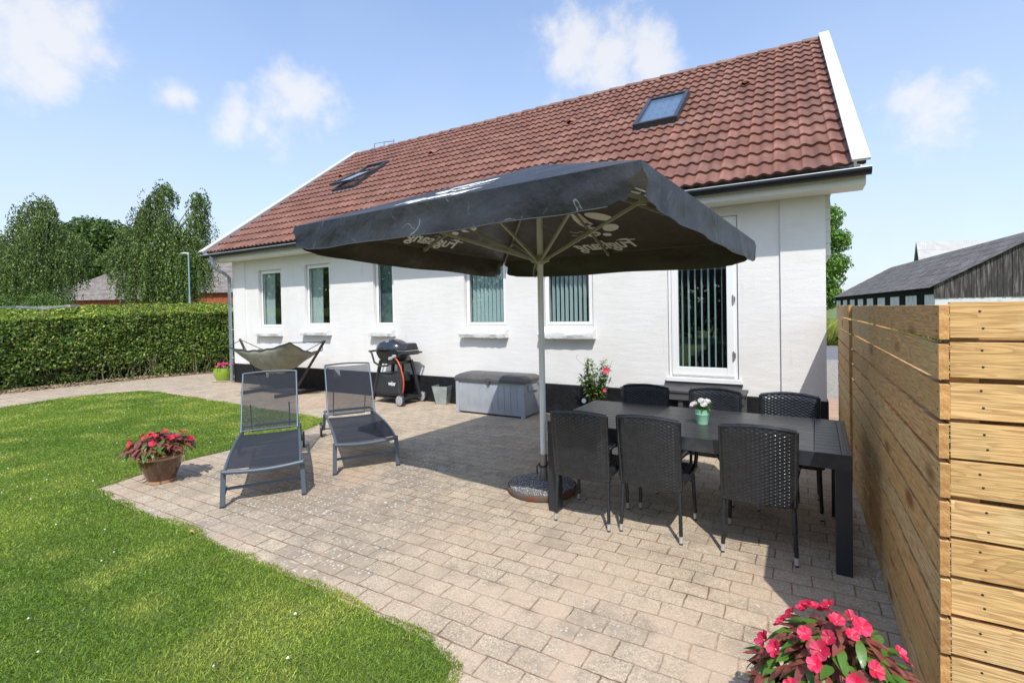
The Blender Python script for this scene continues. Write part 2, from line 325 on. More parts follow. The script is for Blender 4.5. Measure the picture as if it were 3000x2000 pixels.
sheet('lawn_soil', [(x + (.09 if x < -9 else (-.04 if x > -1.6 else 0)), y - (.035 if y > 1 else 0)) for x, y in LP], .006, M['lawn_soil'])
# ------------------------------------------------------------ grass
M['grass'] = mat('grass_blade', (1, 1, 1), .6, spec=.3, attr='tint', tlu=.35)
rg = np.random.default_rng(5)
def inpoly(x, y, poly):
    c = np.zeros(len(x), bool); n = len(poly)
    for i in range(n):
        x1, y1 = poly[i]; x2, y2 = poly[(i + 1) % n]
        if y1 == y2: continue
        c ^= ((y1 > y) != (y2 > y)) & (x < (x2 - x1) * (y - y1) / (y2 - y1) + x1)
    return c
def vnoise(x, y, s, seed):
    r = np.random.default_rng(seed); T = r.random((256, 256)); X = x * s + 100; Y = y * s + 100
    xi = np.floor(X).astype(int); yi = np.floor(Y).astype(int); fx = X - xi; fy = Y - yi; fx = fx*fx*(3-2*fx); fy = fy*fy*(3-2*fy)
    g = lambda a, b: T[a % 256, b % 256]
    return (g(xi, yi)*(1-fx) + g(xi+1, yi)*fx)*(1-fy) + (g(xi, yi+1)*(1-fx) + g(xi+1, yi+1)*fx)*fy
def grass(name, n, bounds, poly, hmin, hmax, dens0=2.6, pw=1.5, dry=0.):
    x = rg.uniform(bounds[0], bounds[1], n); y = rg.uniform(bounds[2], bounds[3], n)
    d = np.sqrt(x*x + y*y + 1.64**2); keep = rg.random(n) < np.minimum(1, (dens0 / d)**pw)
    ex = x + (vnoise(x, y, 7, 1) - .5) * .07 + rg.normal(0, .009, n); ey = y + (vnoise(x, y, 7, 2) - .5) * .07 + rg.normal(0, .009, n)
    keep &= inpoly(ex, ey, poly); x = x[keep]; y = y[keep]; d = d[keep]; n = len(x)
    wdt = .0025 * np.maximum(1, d / dens0)**.85; t1 = vnoise(x, y, .9, 3); t2 = vnoise(x, y, 3.1, 4); t3 = vnoise(x, y, 11, 6)
    h = rg.uniform(hmin, hmax, n) * (.88 + .24 * t3)
    a = rg.uniform(0, 2*pi, n); lean = rg.normal(0, .5, n) * h; lx = np.cos(a) * lean + .25 * h; ly = np.sin(a) * lean - .1 * h
    b = rg.uniform(0, 2*pi, n); wx = np.cos(b) * wdt; wy = np.sin(b) * wdt
    V = np.empty((n, 4, 3), np.float32)
    V[:, 0] = np.stack([x - wx, y - wy, np.full(n, .006)], 1); V[:, 1] = np.stack([x + wx, y + wy, np.full(n, .006)], 1)
    V[:, 2] = np.stack([x + lx*.45 + wx*.7, y + ly*.45 + wy*.7, h*.62], 1); V[:, 3] = np.stack([x + lx, y + ly, h], 1)
    i = np.arange(n)[:, None] * 4
    F = np.concatenate([i + np.array([[0, 1, 2]]), i + np.array([[0, 2, 3]])], 0)
    g1 = np.array([.37, .48, .068]); g2 = np.array([.60, .62, .14]); g3 = np.array([.21, .33, .045]); dryc = np.array([.34, .32, .12])
    k = np.clip((t1 - .3) * 1.8 + rg.normal(0, .18, n), 0, 1)[:, None]; c = g3 * (1 - k) + g1 * k
    k2 = np.clip((t2 - .45) * 2 + rg.normal(0, .15, n), 0, 1)[:, None]; c = c * (1 - k2 * .75) + g2 * k2 * .75
    k3 = ((rg.random(n) < .015 + dry + .16 * (t3 > .72) * (t1 > .5)))[:, None]; c = np.where(k3, dryc, c)
    c = c * rg.uniform(.8, 1.25, n)[:, None]
    C = np.ones((n, 4, 4), np.float32); C[:, :, :3] = c[:, None, :]
    return struct(fast_mesh(name, V.reshape(-1, 3), F, M['grass'], colors=C.reshape(-1, 4)), 'stuff')
grass('lawn_grass', 2600000, (-13.6, -1.2, -.9, 5.45), LP, .014, .027)
grass('tall_grass', 26000, (.5, 9, 23.8, 30), [(.3, 23.8), (9, 23.8), (9, 30), (.3, 30)], .5, 1.0, 25, 1, .25)
# clover flowers
def daisies():
    n = 170; V = []; F = []
    for i in range(n):
        while True:
            x = rg.uniform(-13, -1.5); y = rg.uniform(-.5, 5.2)
            if vnoise(np.array([x]), np.array([y]), 1.3, 9)[0] > rg.uniform(.35, .8) and inpoly(np.array([x]), np.array([y]), LP)[0]: break
        r = rg.uniform(.006, .011); z = rg.uniform(.035, .045); o = len(V)
        for j in range(6): V.append((x + r*cos(j*pi/3), y + r*sin(j*pi/3), z))
        V.append((x, y, z + r*.8)); V.append((x, y, z - r*.5))
        for j in range(6): F.append((o+j, o+(j+1) % 6, o+6)); F.append((o+(j+1) % 6, o+j, o+7))
    return struct(fast_mesh('clover_flowers', V, F, mat('clover_white', (.72, .68, .62), .8)), 'stuff')
daisies()
# small weeds and dirt along the hedge foot
def litter(name, pts, m):
    V = []; F = []
    for x, y, s in pts:
        o = len(V); a = rg.uniform(0, 2*pi); tz = rg.uniform(.2, .8) * s
        V += [(x, y, .012), (x + s*cos(a), y + s*sin(a), .012 + tz*.5), (x + s*1.4*cos(a+.5), y + s*1.4*sin(a+.5), .015 + tz), (x + s*.6*cos(a+1.2), y + s*.6*sin(a+1.2), .02 + tz*.4)]
        F.append((o, o+1, o+2, o+3))
    return struct(fast_mesh(name, V, F, m), 'stuff')
hp = [(rg.normal(-15.75 + .12 * max(0, yy - 5), .22), yy, rg.uniform(.02, .06)) for yy in rg.uniform(0, 8.3, 2600)]
litter('fallen_leaves', hp, mat('dry_leaf', (.22, .15, .08), .9, attr=None, var=((.35, .28, .16), 6, .4, .7)))
lf = MB(); lf.grid(lambda u, v: (-3.985 + (u-.5)*.055, 1.915 + (v-.5)*.036*sin(pi*(.12+.88*u)), .03 + .012*sin(3*u+v*2)), 6, 4)
tag(lf.build('fallen_leaf', mat('yellow_leaf', (.55, .38, .12), .6), smooth=60, solid=.0008), 'single yellowish fallen leaf lying on the lawn edge by the paving', 'leaf')
# ------------------------------------------------------------ house
D = 6.985; XL = -12.25; XR = .285; GY = 6.55; RY = 11.33; RZ = 6.83; EZ = 3.14; BY = 16.11
SL = (RZ - EZ) / (RY - GY); SA = math.atan(SL)
house = thing('house', 'white rendered single-storey house with red-brown tiled gable roof', 'house', (-6, 7, 0))
HP = Vector((6, -7, 0))
def H(b): b.v = [(x + 6, y - 7, z) for x, y, z in b.v]; return b
WN = [(-11.24, -10.37, 1.335, 2.72), (-9.53, -8.70, 1.365, 2.75), (-7.41, -6.86, 1.365, 2.74), (-5.17, -4.29, 1.365, 2.74), (-3.60, -2.735, 1.365, 2.74), (-1.62, -.70, .655, 2.86)]
def wall_panels():
    b = MB(); z0, z1 = .46, 3.06; y = D; yb = D + .32; x = XL
    for a, c, lo, hi in WN:
        b.add([(x, y, z0), (a, y, z0), (a, y, z1), (x, y, z1)], [(0, 1, 2, 3)])
        b.add([(a, y, z0), (c, y, z0), (c, y, lo), (a, y, lo)], [(0, 1, 2, 3)]); b.add([(a, y, hi), (c, y, hi), (c, y, z1), (a, y, z1)], [(0, 1, 2, 3)])
        b.add([(a, y, lo), (c, y, lo), (c, yb, lo), (a, yb, lo)], [(0, 1, 2, 3)]); b.add([(a, y, hi), (c, y, hi), (c, yb, hi), (a, yb, hi)], [(3, 2, 1, 0)])
        b.add([(a, y, lo), (a, yb, lo), (a, yb, hi), (a, y, hi)], [(0, 1, 2, 3)]); b.add([(c, y, lo), (c, yb, lo), (c, yb, hi), (c, y, hi)], [(3, 2, 1, 0)])
        x = c
    b.add([(x, y, z0), (XR, y, z0), (XR, y, z1), (x, y, z1)], [(0, 1, 2, 3)])
    # corner strips, slightly proud, and a narrow band under the eaves
    b.box((XL - .002, D - .028, .461), (-11.75, D + .01, 3.055)); b.box((-.20, D - .03, .461), (XR + .002, D + .01, 3.055)); b.box((-11.748, D - .016, 2.96), (-.202, D + .01, 3.055))
    b.box((XR - .3, D + .002, .44), (XR, 15.65, 3.06)); b.box((XL, D + .002, .44), (XL + .3, 15.65, 3.06)); b.box((XL + .3, 15.35, .44), (XR - .3, 15.65, 3.06))
    for X0, X1 in ((XL, XL + .3), (XR - .3, XR)):   # gable triangles
        b.prism([(X0, D + .01, 3.06), (X0, 15.64, 3.06), (X0, RY, 3.06 + (RY - D) * SL * .98)], (X1 - X0, 0, 0))
    return b
H(wall_panels()).build('wall', M['plaster'], house, recalc=False)
b = MB(); b.box((XL + .3, D + .33, .42), (XR - .3, 15.34, .45)); b.box((XL + .3, 10.6, .45), (XR - .3, 10.65, 3.03)); b.box((XL + .3, D + .02, 3.03), (XR - .3, 15.34, 3.055))
for xx in (-10.0, -8.0, -5.9, -2.15): b.box((xx, D + .33, .45), (xx + .08, 10.6, 3.03))
H(b).build('interior_rooms', M['dark_room'], house)
b = MB(); b.box((XL - .02, D - .045, -.02), (XR + .02, D + .2, .475)); b.box((XR - .25, D + .2, -.02), (XR + .02, 15.67, .44)); b.box((XL - .02, D + .2, -.02), (XL + .25, 15.67, .44))
H(b).build('plinth', M['black_plinth'], house, bevel=.008)
# gable cladding
def gable_clad(name, X0, X1):
    b = MB(); z = 2.26; k = 0
    while z < 6.6:
        z2 = z + .145
        yA = max(D + .02, GY + .30 + (z2 - EZ) / SL) if z2 > 3.1 else D + .02
        yB = 2 * RY - yA
        if yB - yA < .2: break
        off = .012
        sx = 1 if X1 > X0 else -1
        b.add([(X1 + sx*off, yA, z), (X1 + sx*off, yB, z), (X1, yB, z2 - .004), (X1, yA, z2 - .004), (X0, yA, z), (X0, yB, z), (X0, yB, z2 - .004), (X0, yA, z2 - .004)],
              [(0, 1, 2, 3), (4, 5, 1, 0), (7, 6, 2, 3), (0, 3, 7, 4), (1, 2, 6, 5)])
        z = z2
    return H(b).build(name, mat(name + '_board', (.62, .60, .55), .6), house)
gable_clad('gable_cladding', XR + .003, XR + .05); gable_clad('gable_cladding', XL - .003, XL - .05)
# tiles
def skx0(x, d_): return x - .135 * (d_ / 6.07) * min(1, max(0, (x + 12.7) / 13.4))
def tiles():
    X0, X1 = -12.68, .655; TW = .30; NC = 17; EXP = ((RZ - EZ) / sin(SA)) / NC; rr = random.Random(3); b = MB(); cols = []
    nt_ = int(round((X1 - X0) / TW)); TW = (X1 - X0) / nt_; seg = 12
    def prof(u):   # u 0..1 across tile
        return .030 * (0.5 - .5 * cos(4 * pi * (u + .10))) + (.006 if u < .13 else 0)
    ny, nz = -sin(SA), cos(SA)
    for side in (0, 1):
        for c in range(NC):
            for t in range(nt_):
                tv = rr.uniform(.86, 1.12); wv = rr.uniform(-.02, .02); lift = rr.uniform(0, .004); vs = []; fs = []
                step = 1 if side == 0 else 3
                us = [i / seg for i in range(0, seg + 1, step)]
                for u in us:
                    h = prof(u) + lift
                    for s, dh in ((0 - .018, .0), (0 - .018, .036), (1.0, .004)):
                        d_ = (c + s) * EXP; hh = (h + dh) if dh != 0 else h + .002
                        if s == 1.0: hh = h + .002
                        y = GY + d_ * cos(SA) + hh * ny; z = EZ + .05 + d_ * sin(SA) + hh * nz
                        if side: y = 2 * RY - y
                        vs.append((skx0(X0 + (t + u) * TW, d_), y, z))
                o = 0
                for i in range(len(us) - 1):
                    a = i * 3; fs += [(a, a + 3, a + 4, a + 1), (a + 1, a + 4, a + 5, a + 2)]
                b.add(vs, fs)
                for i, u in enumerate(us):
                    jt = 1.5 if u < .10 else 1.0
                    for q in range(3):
                        f = tv * (jt) * (1.0 if q else .7); cols.append((f * (1 + wv), f, f * (1 - wv), 1))  # lower front edge tinted darker to deepen the shadow lines between courses
    b.v = [(x + 6, y - 7, z) for x, y, z in b.v]
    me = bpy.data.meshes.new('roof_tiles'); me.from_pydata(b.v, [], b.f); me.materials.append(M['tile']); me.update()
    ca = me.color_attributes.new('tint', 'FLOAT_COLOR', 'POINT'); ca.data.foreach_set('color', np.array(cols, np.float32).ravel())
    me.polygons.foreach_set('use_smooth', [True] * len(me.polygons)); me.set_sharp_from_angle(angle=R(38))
    o = bpy.data.objects.new('roof', me); COL.objects.link(o); o.parent = house
    return o
roof = tiles()
b = MB()   # roof underlay, keeps light out
for s in (0, 1):
    ys = [GY + .12, RY]; zs = [EZ + .06, RZ + .02]
    if s: ys = [2*RY - q for q in ys]
    b.add([(-12.66, ys[0], zs[0] - .03), (.64, ys[0], zs[0] - .03), (.50, ys[1], zs[1] - .03), (-12.66, ys[1], zs[1] - .03), (-12.66, ys[0], zs[0] - .14), (.64, ys[0], zs[0] - .14), (.50, ys[1], zs[1] - .14), (-12.66, ys[1], zs[1] - .14)],
          [(0,1,2,3), (7,6,5,4), (0,4,5,1), (1,5,6,2), (2,6,7,3), (3,7,4,0)])
H(b).build('roof_deck', M['white_wood'], roof)
# ridge caps
b = MB(); k = 0; x = -12.66; rr = random.Random(8)
while x < .46:
    x2 = min(x + .40, .50); r1, r2 = .115, .098; vs = []
    for xx, r_, dz in ((x - .03, r1, .012), (x2, r2, 0)):
        for j in range(9):
            a = pi * (j / 8) ; vs.append((xx, RY - r_ * cos(a) * 1.15, RZ - .01 + dz + r_ * sin(a) * 1.02))
    fs = [(j, j+1, 9+j+1, 9+j) for j in range(8)] + [tuple(range(9))]
    b.add(vs, fs); x = x2
H(b).build('ridge_tiles', mat('ridge_tile', (.17, .085, .068), .75, var=((.28, .17, .13), 4, .45, .7), var2=((.10, .10, .06), 14, .6, .75)), roof, smooth=50, solid=.014)
# verge boards: a wide white cap board on a narrow upstand
def skx(x, d_): return x - .135 * (d_ / 6.07) * min(1, max(0, (x + 12.7) / 13.4))
def verge(name, X0, X1):
    b = MB(); ny, nz = -sin(SA), cos(SA)
    for s in (0, 1):
        L = (RZ - EZ) / sin(SA); segs = [(-.085, L * .52), (L * .52 + .003, L + .05 if s == 0 else L + .05)]
        for d0, d1 in segs:
            for xa, xb, h0, h1 in ((X0, X1, .085, .115), ((X0 + .02, X0 + .045, -.02, .0845) if X0 > 0 else (X1 - .045, X1 - .02, -.02, .0845))):
                vs = []
                for xx in (xa, xb):
                    for d_, hh in ((d0, h0), (d1, h0), (d1, h1), (d0, h1)):
                        y = GY + d_ * cos(SA) + hh * ny; z = EZ + .05 + d_ * sin(SA) + hh * nz
                        if s: y = 2*RY - y
                        vs.append((skx(xx, d_), y, z))
                b.add(vs, [(0,1,2,3), (7,6,5,4), (0,4,5,1), (1,5,6,2), (2,6,7,3), (3,7,4,0)])
    return H(b).build(name, M['verge'], roof, bevel=.003)
verge('bargeboard', .515, .685); verge('bargeboard', -12.73, -12.545)
b = MB(); b.box((-12.66, 6.60, 2.985), (.66, 6.625, 3.13)); b.box((-12.66, 6.626, 2.985), (.66, D - .034, 3.008)); b.box((-12.66, 6.585, 3.09), (.66, 6.5985, 3.15))
H(b).build('eaves_box', M['white_wood'], roof, bevel=.003)
for X0, X1 in (): b = MB(); b.prism([(X0, 6.64, 3.03), (X0, 15.9, 3.03), (X0, RY, 3.03 + (RY - 6.64) * SL)], (X1 - X0, 0, 0)); H(b).build('gable_soffit', M['white_wood'], roof)

# gutter
def gutter():
    b = MB(); n = 10; r = .068; yc = 6.515; zc = 3.135; vs = []
    for x in (-12.70, .70):
        for j in range(n + 1):
            a = pi + pi * j / n; vs.append((x, yc + r * cos(a), zc + r * sin(a) + .0))
    b.add(vs, [(j, j+1, n+1+j+1, n+1+j) for j in range(n)]); b.add([vs[j] for j in range(n+1)], [tuple(range(n+1))]); b.add([vs[n+1+j] for j in range(n+1)], [tuple(range(n+1))])
    b.tube([(-12.70, yc - r, zc + .004), (.70, yc - r, zc + .004)], .0055, 8, 1)
    return H(b).build('gutter', [M['gutter'], M['gutter_edge']], house, smooth=40, solid=.004)
gut = gutter()
x = .30
while x > -12.6:
    b = MB(); vs = []
    for xx in (x - .014, x + .014):
        for j in range(11): a = pi + pi*j/10; vs.append((xx, 6.515 + .068*cos(a), 3.137 + .068*sin(a)))
    b.add(vs, [(j, j+1, 12+j, 11+j) for j in range(10)]); b.box((x-.014, 6.575, 3.13), (x+.014, 6.60, 3.145))
    H(b).build('gutter_bracket', M['gutter'], gut, solid=.003); x -= .72
b = MB(); b.tube([(-12.30, 6.515, 3.08), (-12.30, 6.515, 2.92), (-12.29, 6.56, 2.82), (-12.28, 6.80, 2.68), (-12.275, 6.885, 2.60), (-12.275, 6.89, .04)], .038, 14)
b.tube([(-12.30, 6.515, 3.09), (-12.30, 6.515, 2.99)], [.065, .042], 14)
dp = H(b).build('downpipe', M['zinc_pipe'], house, smooth=50)
for z in (2.4, 1.3, .6):
    b = MB(); b.tube([(-12.275, 6.89, z), (-12.275, 6.89, z + .03)], .043, 14); b.box((-12.29, 6.91, z + .005), (-12.26, 6.96, z + .025)); H(b).build('pipe_clip', M['steel'], dp)
# windows
def frame_parts(name, a, c, lo, hi, y0, fw_, par_label=None, arch=0):
    b = MB(); y1 = y0 + .07
    b.box((a, y0, lo), (a + fw_, y1, hi)); b.box((c - fw_, y0, lo), (c, y1, hi)); b.box((a + fw_, y0, lo), (c - fw_, y1, lo + fw_)); b.box((a + fw_, y0, hi - fw_), (c - fw_, y1, hi))
    return H(b).build(name, M['white_frame'], house, bevel=.004)
def window(i, a, c, lo, hi, side):
    o = bpy.data.objects.new('window', None)
    g = .012; y0 = D + .065
    b = MB(); fw_ = .038; a2, c2, lo2, hi2 = a + g, c - g, lo + .02, hi - .005
    b.box((a2, y0, lo2), (a2 + fw_, y0 + .09, hi2)); b.box((c2 - fw_, y0, lo2), (c2, y0 + .09, hi2)); b.box((a2 + fw_, y0, lo2), (c2 - fw_, y0 + .09, lo2 + fw_)); b.box((a2 + fw_, y0, hi2 - fw_), (c2 - fw_, y0 + .09, hi2))
    f = H(b).build('window', M['white_frame'], house, bevel=.003)
    # sash
    b = MB(); s = .048; A, C_, L_, U = a2 + fw_ - .008, c2 - fw_ + .008, lo2 + fw_ - .008, hi2 - fw_ + .008; ys = y0 - .012
    for q in (((A, ys, L_), (A + s, ys + .05, U)), ((C_ - s, ys, L_), (C_, ys + .05, U)), ((A + s, ys + .001, L_), (C_ - s, ys + .049, L_ + s)), ((A + s, ys + .001, U - s), (C_ - s, ys + .049, U))): b.box(*q)
    H(b).build('sash', M['white_frame'], f, bevel=.005)
    b = MB(); b.box((A + s - .003, ys + .018, L_ + s - .003), (C_ - s + .003, ys + .040, U - s + .003)); H(b).build('pane', M['glass'], f)
    b = MB(); k = .006
    for q in (((A + s, ys + .006, L_ + s), (A + s + k, ys + .017, U - s)), ((C_ - s - k, ys + .006, L_ + s), (C_ - s, ys + .017, U - s)), ((A + s + k, ys + .006, L_ + s), (C_ - s - k, ys + .017, L_ + s + k)), ((A + s + k, ys + .006, U - s - k), (C_ - s - k, ys + .017, U - s))): b.box(*q)
    H(b).build('gasket', M['black_plastic'], f)
    return f, (A + s, C_ - s, L_ + s, U - s)
rs = random.Random(4)
for i, (a, c, lo, hi) in enumerate(WN[:5]):
    f, (ga, gc, gl, gu) = window(i, a, c, lo, hi, 0)
    # sill: rough painted stone slab sloping outwards
    b = MB(); n = 14; xa, xb = a - .035, c + .035
    def P_(u, v):
        x = xa + (xb - xa) * u
        pr = [(D + .06, lo + .018), (D - .128, lo - .055), (D - .138, lo - .10), (D - .118, lo - .165), (D + .01, lo - .165)]
        y, z = pr[v]; return (x + rs.uniform(-.003, .003), y + (rs.uniform(-.008, .008) if v in (1, 2, 3) else 0), z + (rs.uniform(-.006, .006) if v in (1, 2, 3) else 0))
    rows = [[P_(u / n, v) for u in range(n + 1)] for v in range(5)]
    vs = [p for r_ in rows for p in r_]; fs = [(v*(n+1)+u, v*(n+1)+u+1, (v+1)*(n+1)+u+1, (v+1)*(n+1)+u) for v in range(4) for u in range(n)]
    fs += [tuple(v*(n+1) for v in range(5)), tuple(v*(n+1)+n for v in range(5))]
    b.add(vs, fs); H(b).build('window_sill', M['sill'], house, smooth=30)
    if i in (3, 4):   # vertical blinds
        x = ga + .03; k = 0
        while x < gc - .01:
            b = MB(); an = R(38 if i == 3 else 62) + rs.uniform(-.05, .05); w_ = .062
            dx, dy = cos(an) * w_, sin(an) * w_
            def bl(u, v, x=x, dx=dx, dy=dy): return (x + (u-.5)*dx, D + .165 + (u-.5)*dy, gl + .005 + v*(gu - gl + .04) )
            b.grid(bl, 2, 6); H(b).build('blind_slat', M['blind'], f); x += .083 if i == 3 else .078; k += 1
        b = MB(); b.box((ga - .02, D + .15, gu + .065), (gc + .02, D + .19, gu + .09)); H(b).build('blind_rail', M['white_frame'], f)
    elif i in (0, 1):
        b = MB(); wv = .42 if i == 0 else .46
        def cu(u, v, ga=ga, gc=gc, gl=gl, gu=gu, wv=wv):
            x = ga - .05 + (gc - ga) * (wv + .08 + .06 * v * v) * u + .0
            return (x, D + .155 + .012 * sin(u * 26) + .02 * (1 - v) * sin(3 * u), gl - .05 + v * (gu - gl + .08))
        b.grid(cu, 30, 8); H(b).build('curtain', M['curtain'], f, smooth=60)
        # pot plant on the inner window board
        b = MB(); xp = gc - .12; b.lathe([(.045, 0), (.06, .11), (.05, .11), (.045, .02)], (xp, D + .24, gl - .05), 12)
        for j in range(9):
            an = j * 2.4; L_ = rs.uniform(.18, .34); pts = [(xp + cos(an) * L_ * t * .6, D + .24 + sin(an) * .07 * t, gl + .05 + L_ * (t - .55 * t * t)) for t in (0, .35, .7, 1)]
            b.tube(pts, [.006, .008, .006, .001], 4, 1)
        H(b).build('pot_plant', [M['white_frame'], mat('indoor_leaf', (.05, .12, .02), .5)], f)
        b = MB(); b.box((a, D + .17, gl - .075), (c, D + .34, gl - .05)); H(b).build('window_board', M['white_frame'], f)
    else:
        b = MB(); b.box((ga - .01, D + .15, gl - .01), (gc + .01, D + .16, gu + .01)); H(b).build('frosted_film', mat('frosted_film', (.16, .21, .21), .35, var=((.07, .10, .10), 9, .4, .65, (1, 1, .5))), f)
# door
a, c, lo, hi = WN[5]
fr = MB(); y0 = D + .03
for q in (((a + .01, y0, lo + .03), (a + .06, y0 + .10, hi - .005)), ((c - .06, y0, lo + .03), (c - .01, y0 + .10, hi - .005)), ((a + .06, y0, hi - .055), (c - .06, y0 + .10, hi - .005)), ((a + .06, y0 + .01, lo + .03), (c - .06, y0 + .09, lo + .065))): fr.box(*q)
door = H(fr).build('door', M['white_frame'], house, bevel=.003)
b = MB(); A, C_, L_, U = a + .055, c - .055, lo + .062, hi - .05; s = .088; ys = y0 - .02
for q in (((A, ys, L_), (A + s, ys + .06, U)), ((C_ - s, ys, L_), (C_, ys + .06, U)), ((A + s, ys + .001, L_), (C_ - s, ys + .059, L_ + s + .02)), ((A + s, ys + .001, U - s), (C_ - s, ys + .059, U))): b.box(*q)
H(b).build('door_leaf', M['white_frame'], door, bevel=.005)
b = MB(); b.box((A + s - .003, ys + .02, L_ + s + .017), (C_ - s + .003, ys + .045, U - s + .003)); H(b).build('pane', M['glass'], door)
b = MB(); b.box((a - .02, D - .05, lo - .03), (c + .03, D + .10, lo + .027)); H(b).build('door_threshold', M['white_frame'], door, bevel=.004)
b = MB(); b.box((a - .04, D - .035, lo - .06), (c + .05, D - .003, lo - .032)); H(b).build('drip_strip', M['grey_alu'], door)
for z in (1.0, 1.75, 2.5):
    b = MB(); b.tube([(C_ - .006, ys - .012, z - .06), (C_ - .006, ys - .012, z + .06)], .010, 8); b.box((C_ - .02, ys - .008, z - .035), (C_ + .02, ys + .0, z + .035)); H(b).build('hinge', M['steel'], door)
x = A + s + .03
while x < C_ - s:
    b = MB(); an = R(84) + rs.uniform(-.05, .05); dx, dy = cos(an)*.075, sin(an)*.075
    b.grid(lambda u, v: (x + (u-.5)*dx, D + .17 + (u-.5)*dy, L_ + .1 + v*(U - L_ - .15)), 2, 8); H(b).build('blind_slat', M['blind'], door); x += .088
# roof windows
def on_roof(x, d_, h):   # d_ along the slope from the eave line, h above tile plane
    return Vector((x + 6, GY + d_ * cos(SA) - h * sin(SA) - 7, EZ + .05 + d_ * sin(SA) + h * cos(SA)))
def dsl(y): return (y - GY) / cos(SA)
def rbox(b, x0, x1, d0, d1, h0, h1, mi=0, tilt=0, pd=0, ph=0):
    vs = []
    for h in (h0, h1):
        for x, d_ in ((x0, d0), (x1, d0), (x1, d1), (x0, d1)):
            dd, hh = d_ - pd, h - ph
            vs.append(on_roof(x, pd + dd * cos(tilt) - hh * sin(tilt), ph + dd * sin(tilt) + hh * cos(tilt)))
    b.add(vs, [(3,2,1,0),(4,5,6,7),(0,1,5,4),(1,2,6,5),(2,3,7,6),(3,0,4,7)], mi)
def skylight(x0, x1, y0, y1, tilt, idx):
    d0, d1 = dsl(y0), dsl(y1)
    b = MB(); f = .07
    rbox(b, x0, x0 + f, d0, d1, .0, .10); rbox(b, x1 - f, x1, d0, d1, .0, .10); rbox(b, x0 + f, x1 - f, d0, d0 + f, .0, .10); rbox(b, x0 + f, x1 - f, d1 - f, d1, .0, .11)
    o = b.build('roof_window', M['grey_alu'], house, bevel=.004)
    b = MB(); pd = (d0 + d1) / 2; ph = .12; s = .075
    args = dict(tilt=tilt, pd=pd, ph=ph)
    rbox(b, x0 + .01, x0 + s, d0 + .01, d1 - .03, .105, .15, **args); rbox(b, x1 - s, x1 - .01, d0 + .01, d1 - .03, .105, .15, **args); rbox(b, x0 + s, x1 - s, d0 + .01, d0 + s, .105, .15, **args); rbox(b, x0 + s, x1 - s, d1 - s - .02, d1 - .03, .105, .15, **args)
    b.build('sash', M['grey_alu'], o, bevel=.004)
    b = MB(); rbox(b, x0 + s, x1 - s, d0 + s, d1 - s - .02, .118, .13, **args); b.build('pane', glass('skylight_glass', base=.18, tintc=(.7, .8, .85)), o)
    if tilt:
        b = MB(); rbox(b, x0 + f, x1 - f, d0 + f, d1 - f, -.06, -.05); b.build('lining', mat('skylight_lining', (.35, .42, .42), .6), o)
    else:
        b = MB(); rbox(b, x0 + f, x1 - f, d0 + f, d1 - f, .05, .058); b.build('roller_blind', mat('roller_blind', (.42, .46, .50), .8), o)
    b = MB(); b.grid(lambda u, v: on_roof(x0 - .14 + (x1 - x0 + .28) * u, d0 - .13 + .14 * v, .042 + .016 * cos((x0 + (x1-x0+.28) * u) / .15 * 2 * pi) * (1 - v)), 60, 2)
    b.build('lead_apron', M['lead'], o, smooth=60, solid=.003)
skylight(-2.56, -1.77, 8.62, 9.80, 0, 0)
skylight(-10.52, -9.72, 8.62, 9.85, R(-8), 1)
for x, y in ((-.80, 9.66), (-4.25, 9.70), (-8.15, 9.76), (-11.30, 9.56)):
    b = MB(); vs = []
    for t in range(6):
        for j in range(9):
            a_ = pi * j / 8; r_ = .085 * (1 - .18 * t / 5); vs.append(on_roof(x + r_ * cos(a_), dsl(y) + t * .05, .03 + r_ * .95 * sin(a_) * (1 - (t / 5)**2 * .8)))
    b.add(vs, [(t*9+j, t*9+j+1, (t+1)*9+j+1, (t+1)*9+j) for t in range(5) for j in range(8)]); b.build('vent_tile', M['rust_clay'], roof, smooth=60, solid=.012)
# sweep's rail behind the ridge
b = MB(); X, Y = -12.62, 12.1
for dx in (0, .45, .9): b.tube([(X + dx, Y, RZ - .5), (X + dx, Y, RZ + .62)], .010, 6)
b.tube([(X, Y, RZ + .61), (X + .2, Y - .2, RZ + .55), (X + .45, Y, RZ + .61), (X + .9, Y, RZ + .56)], .010, 6); b.tube([(X, Y, RZ + .2), (X + .45, Y, RZ + .16)], .01, 6)
H(b).build('roof_rail', M['grey_alu'], roof)
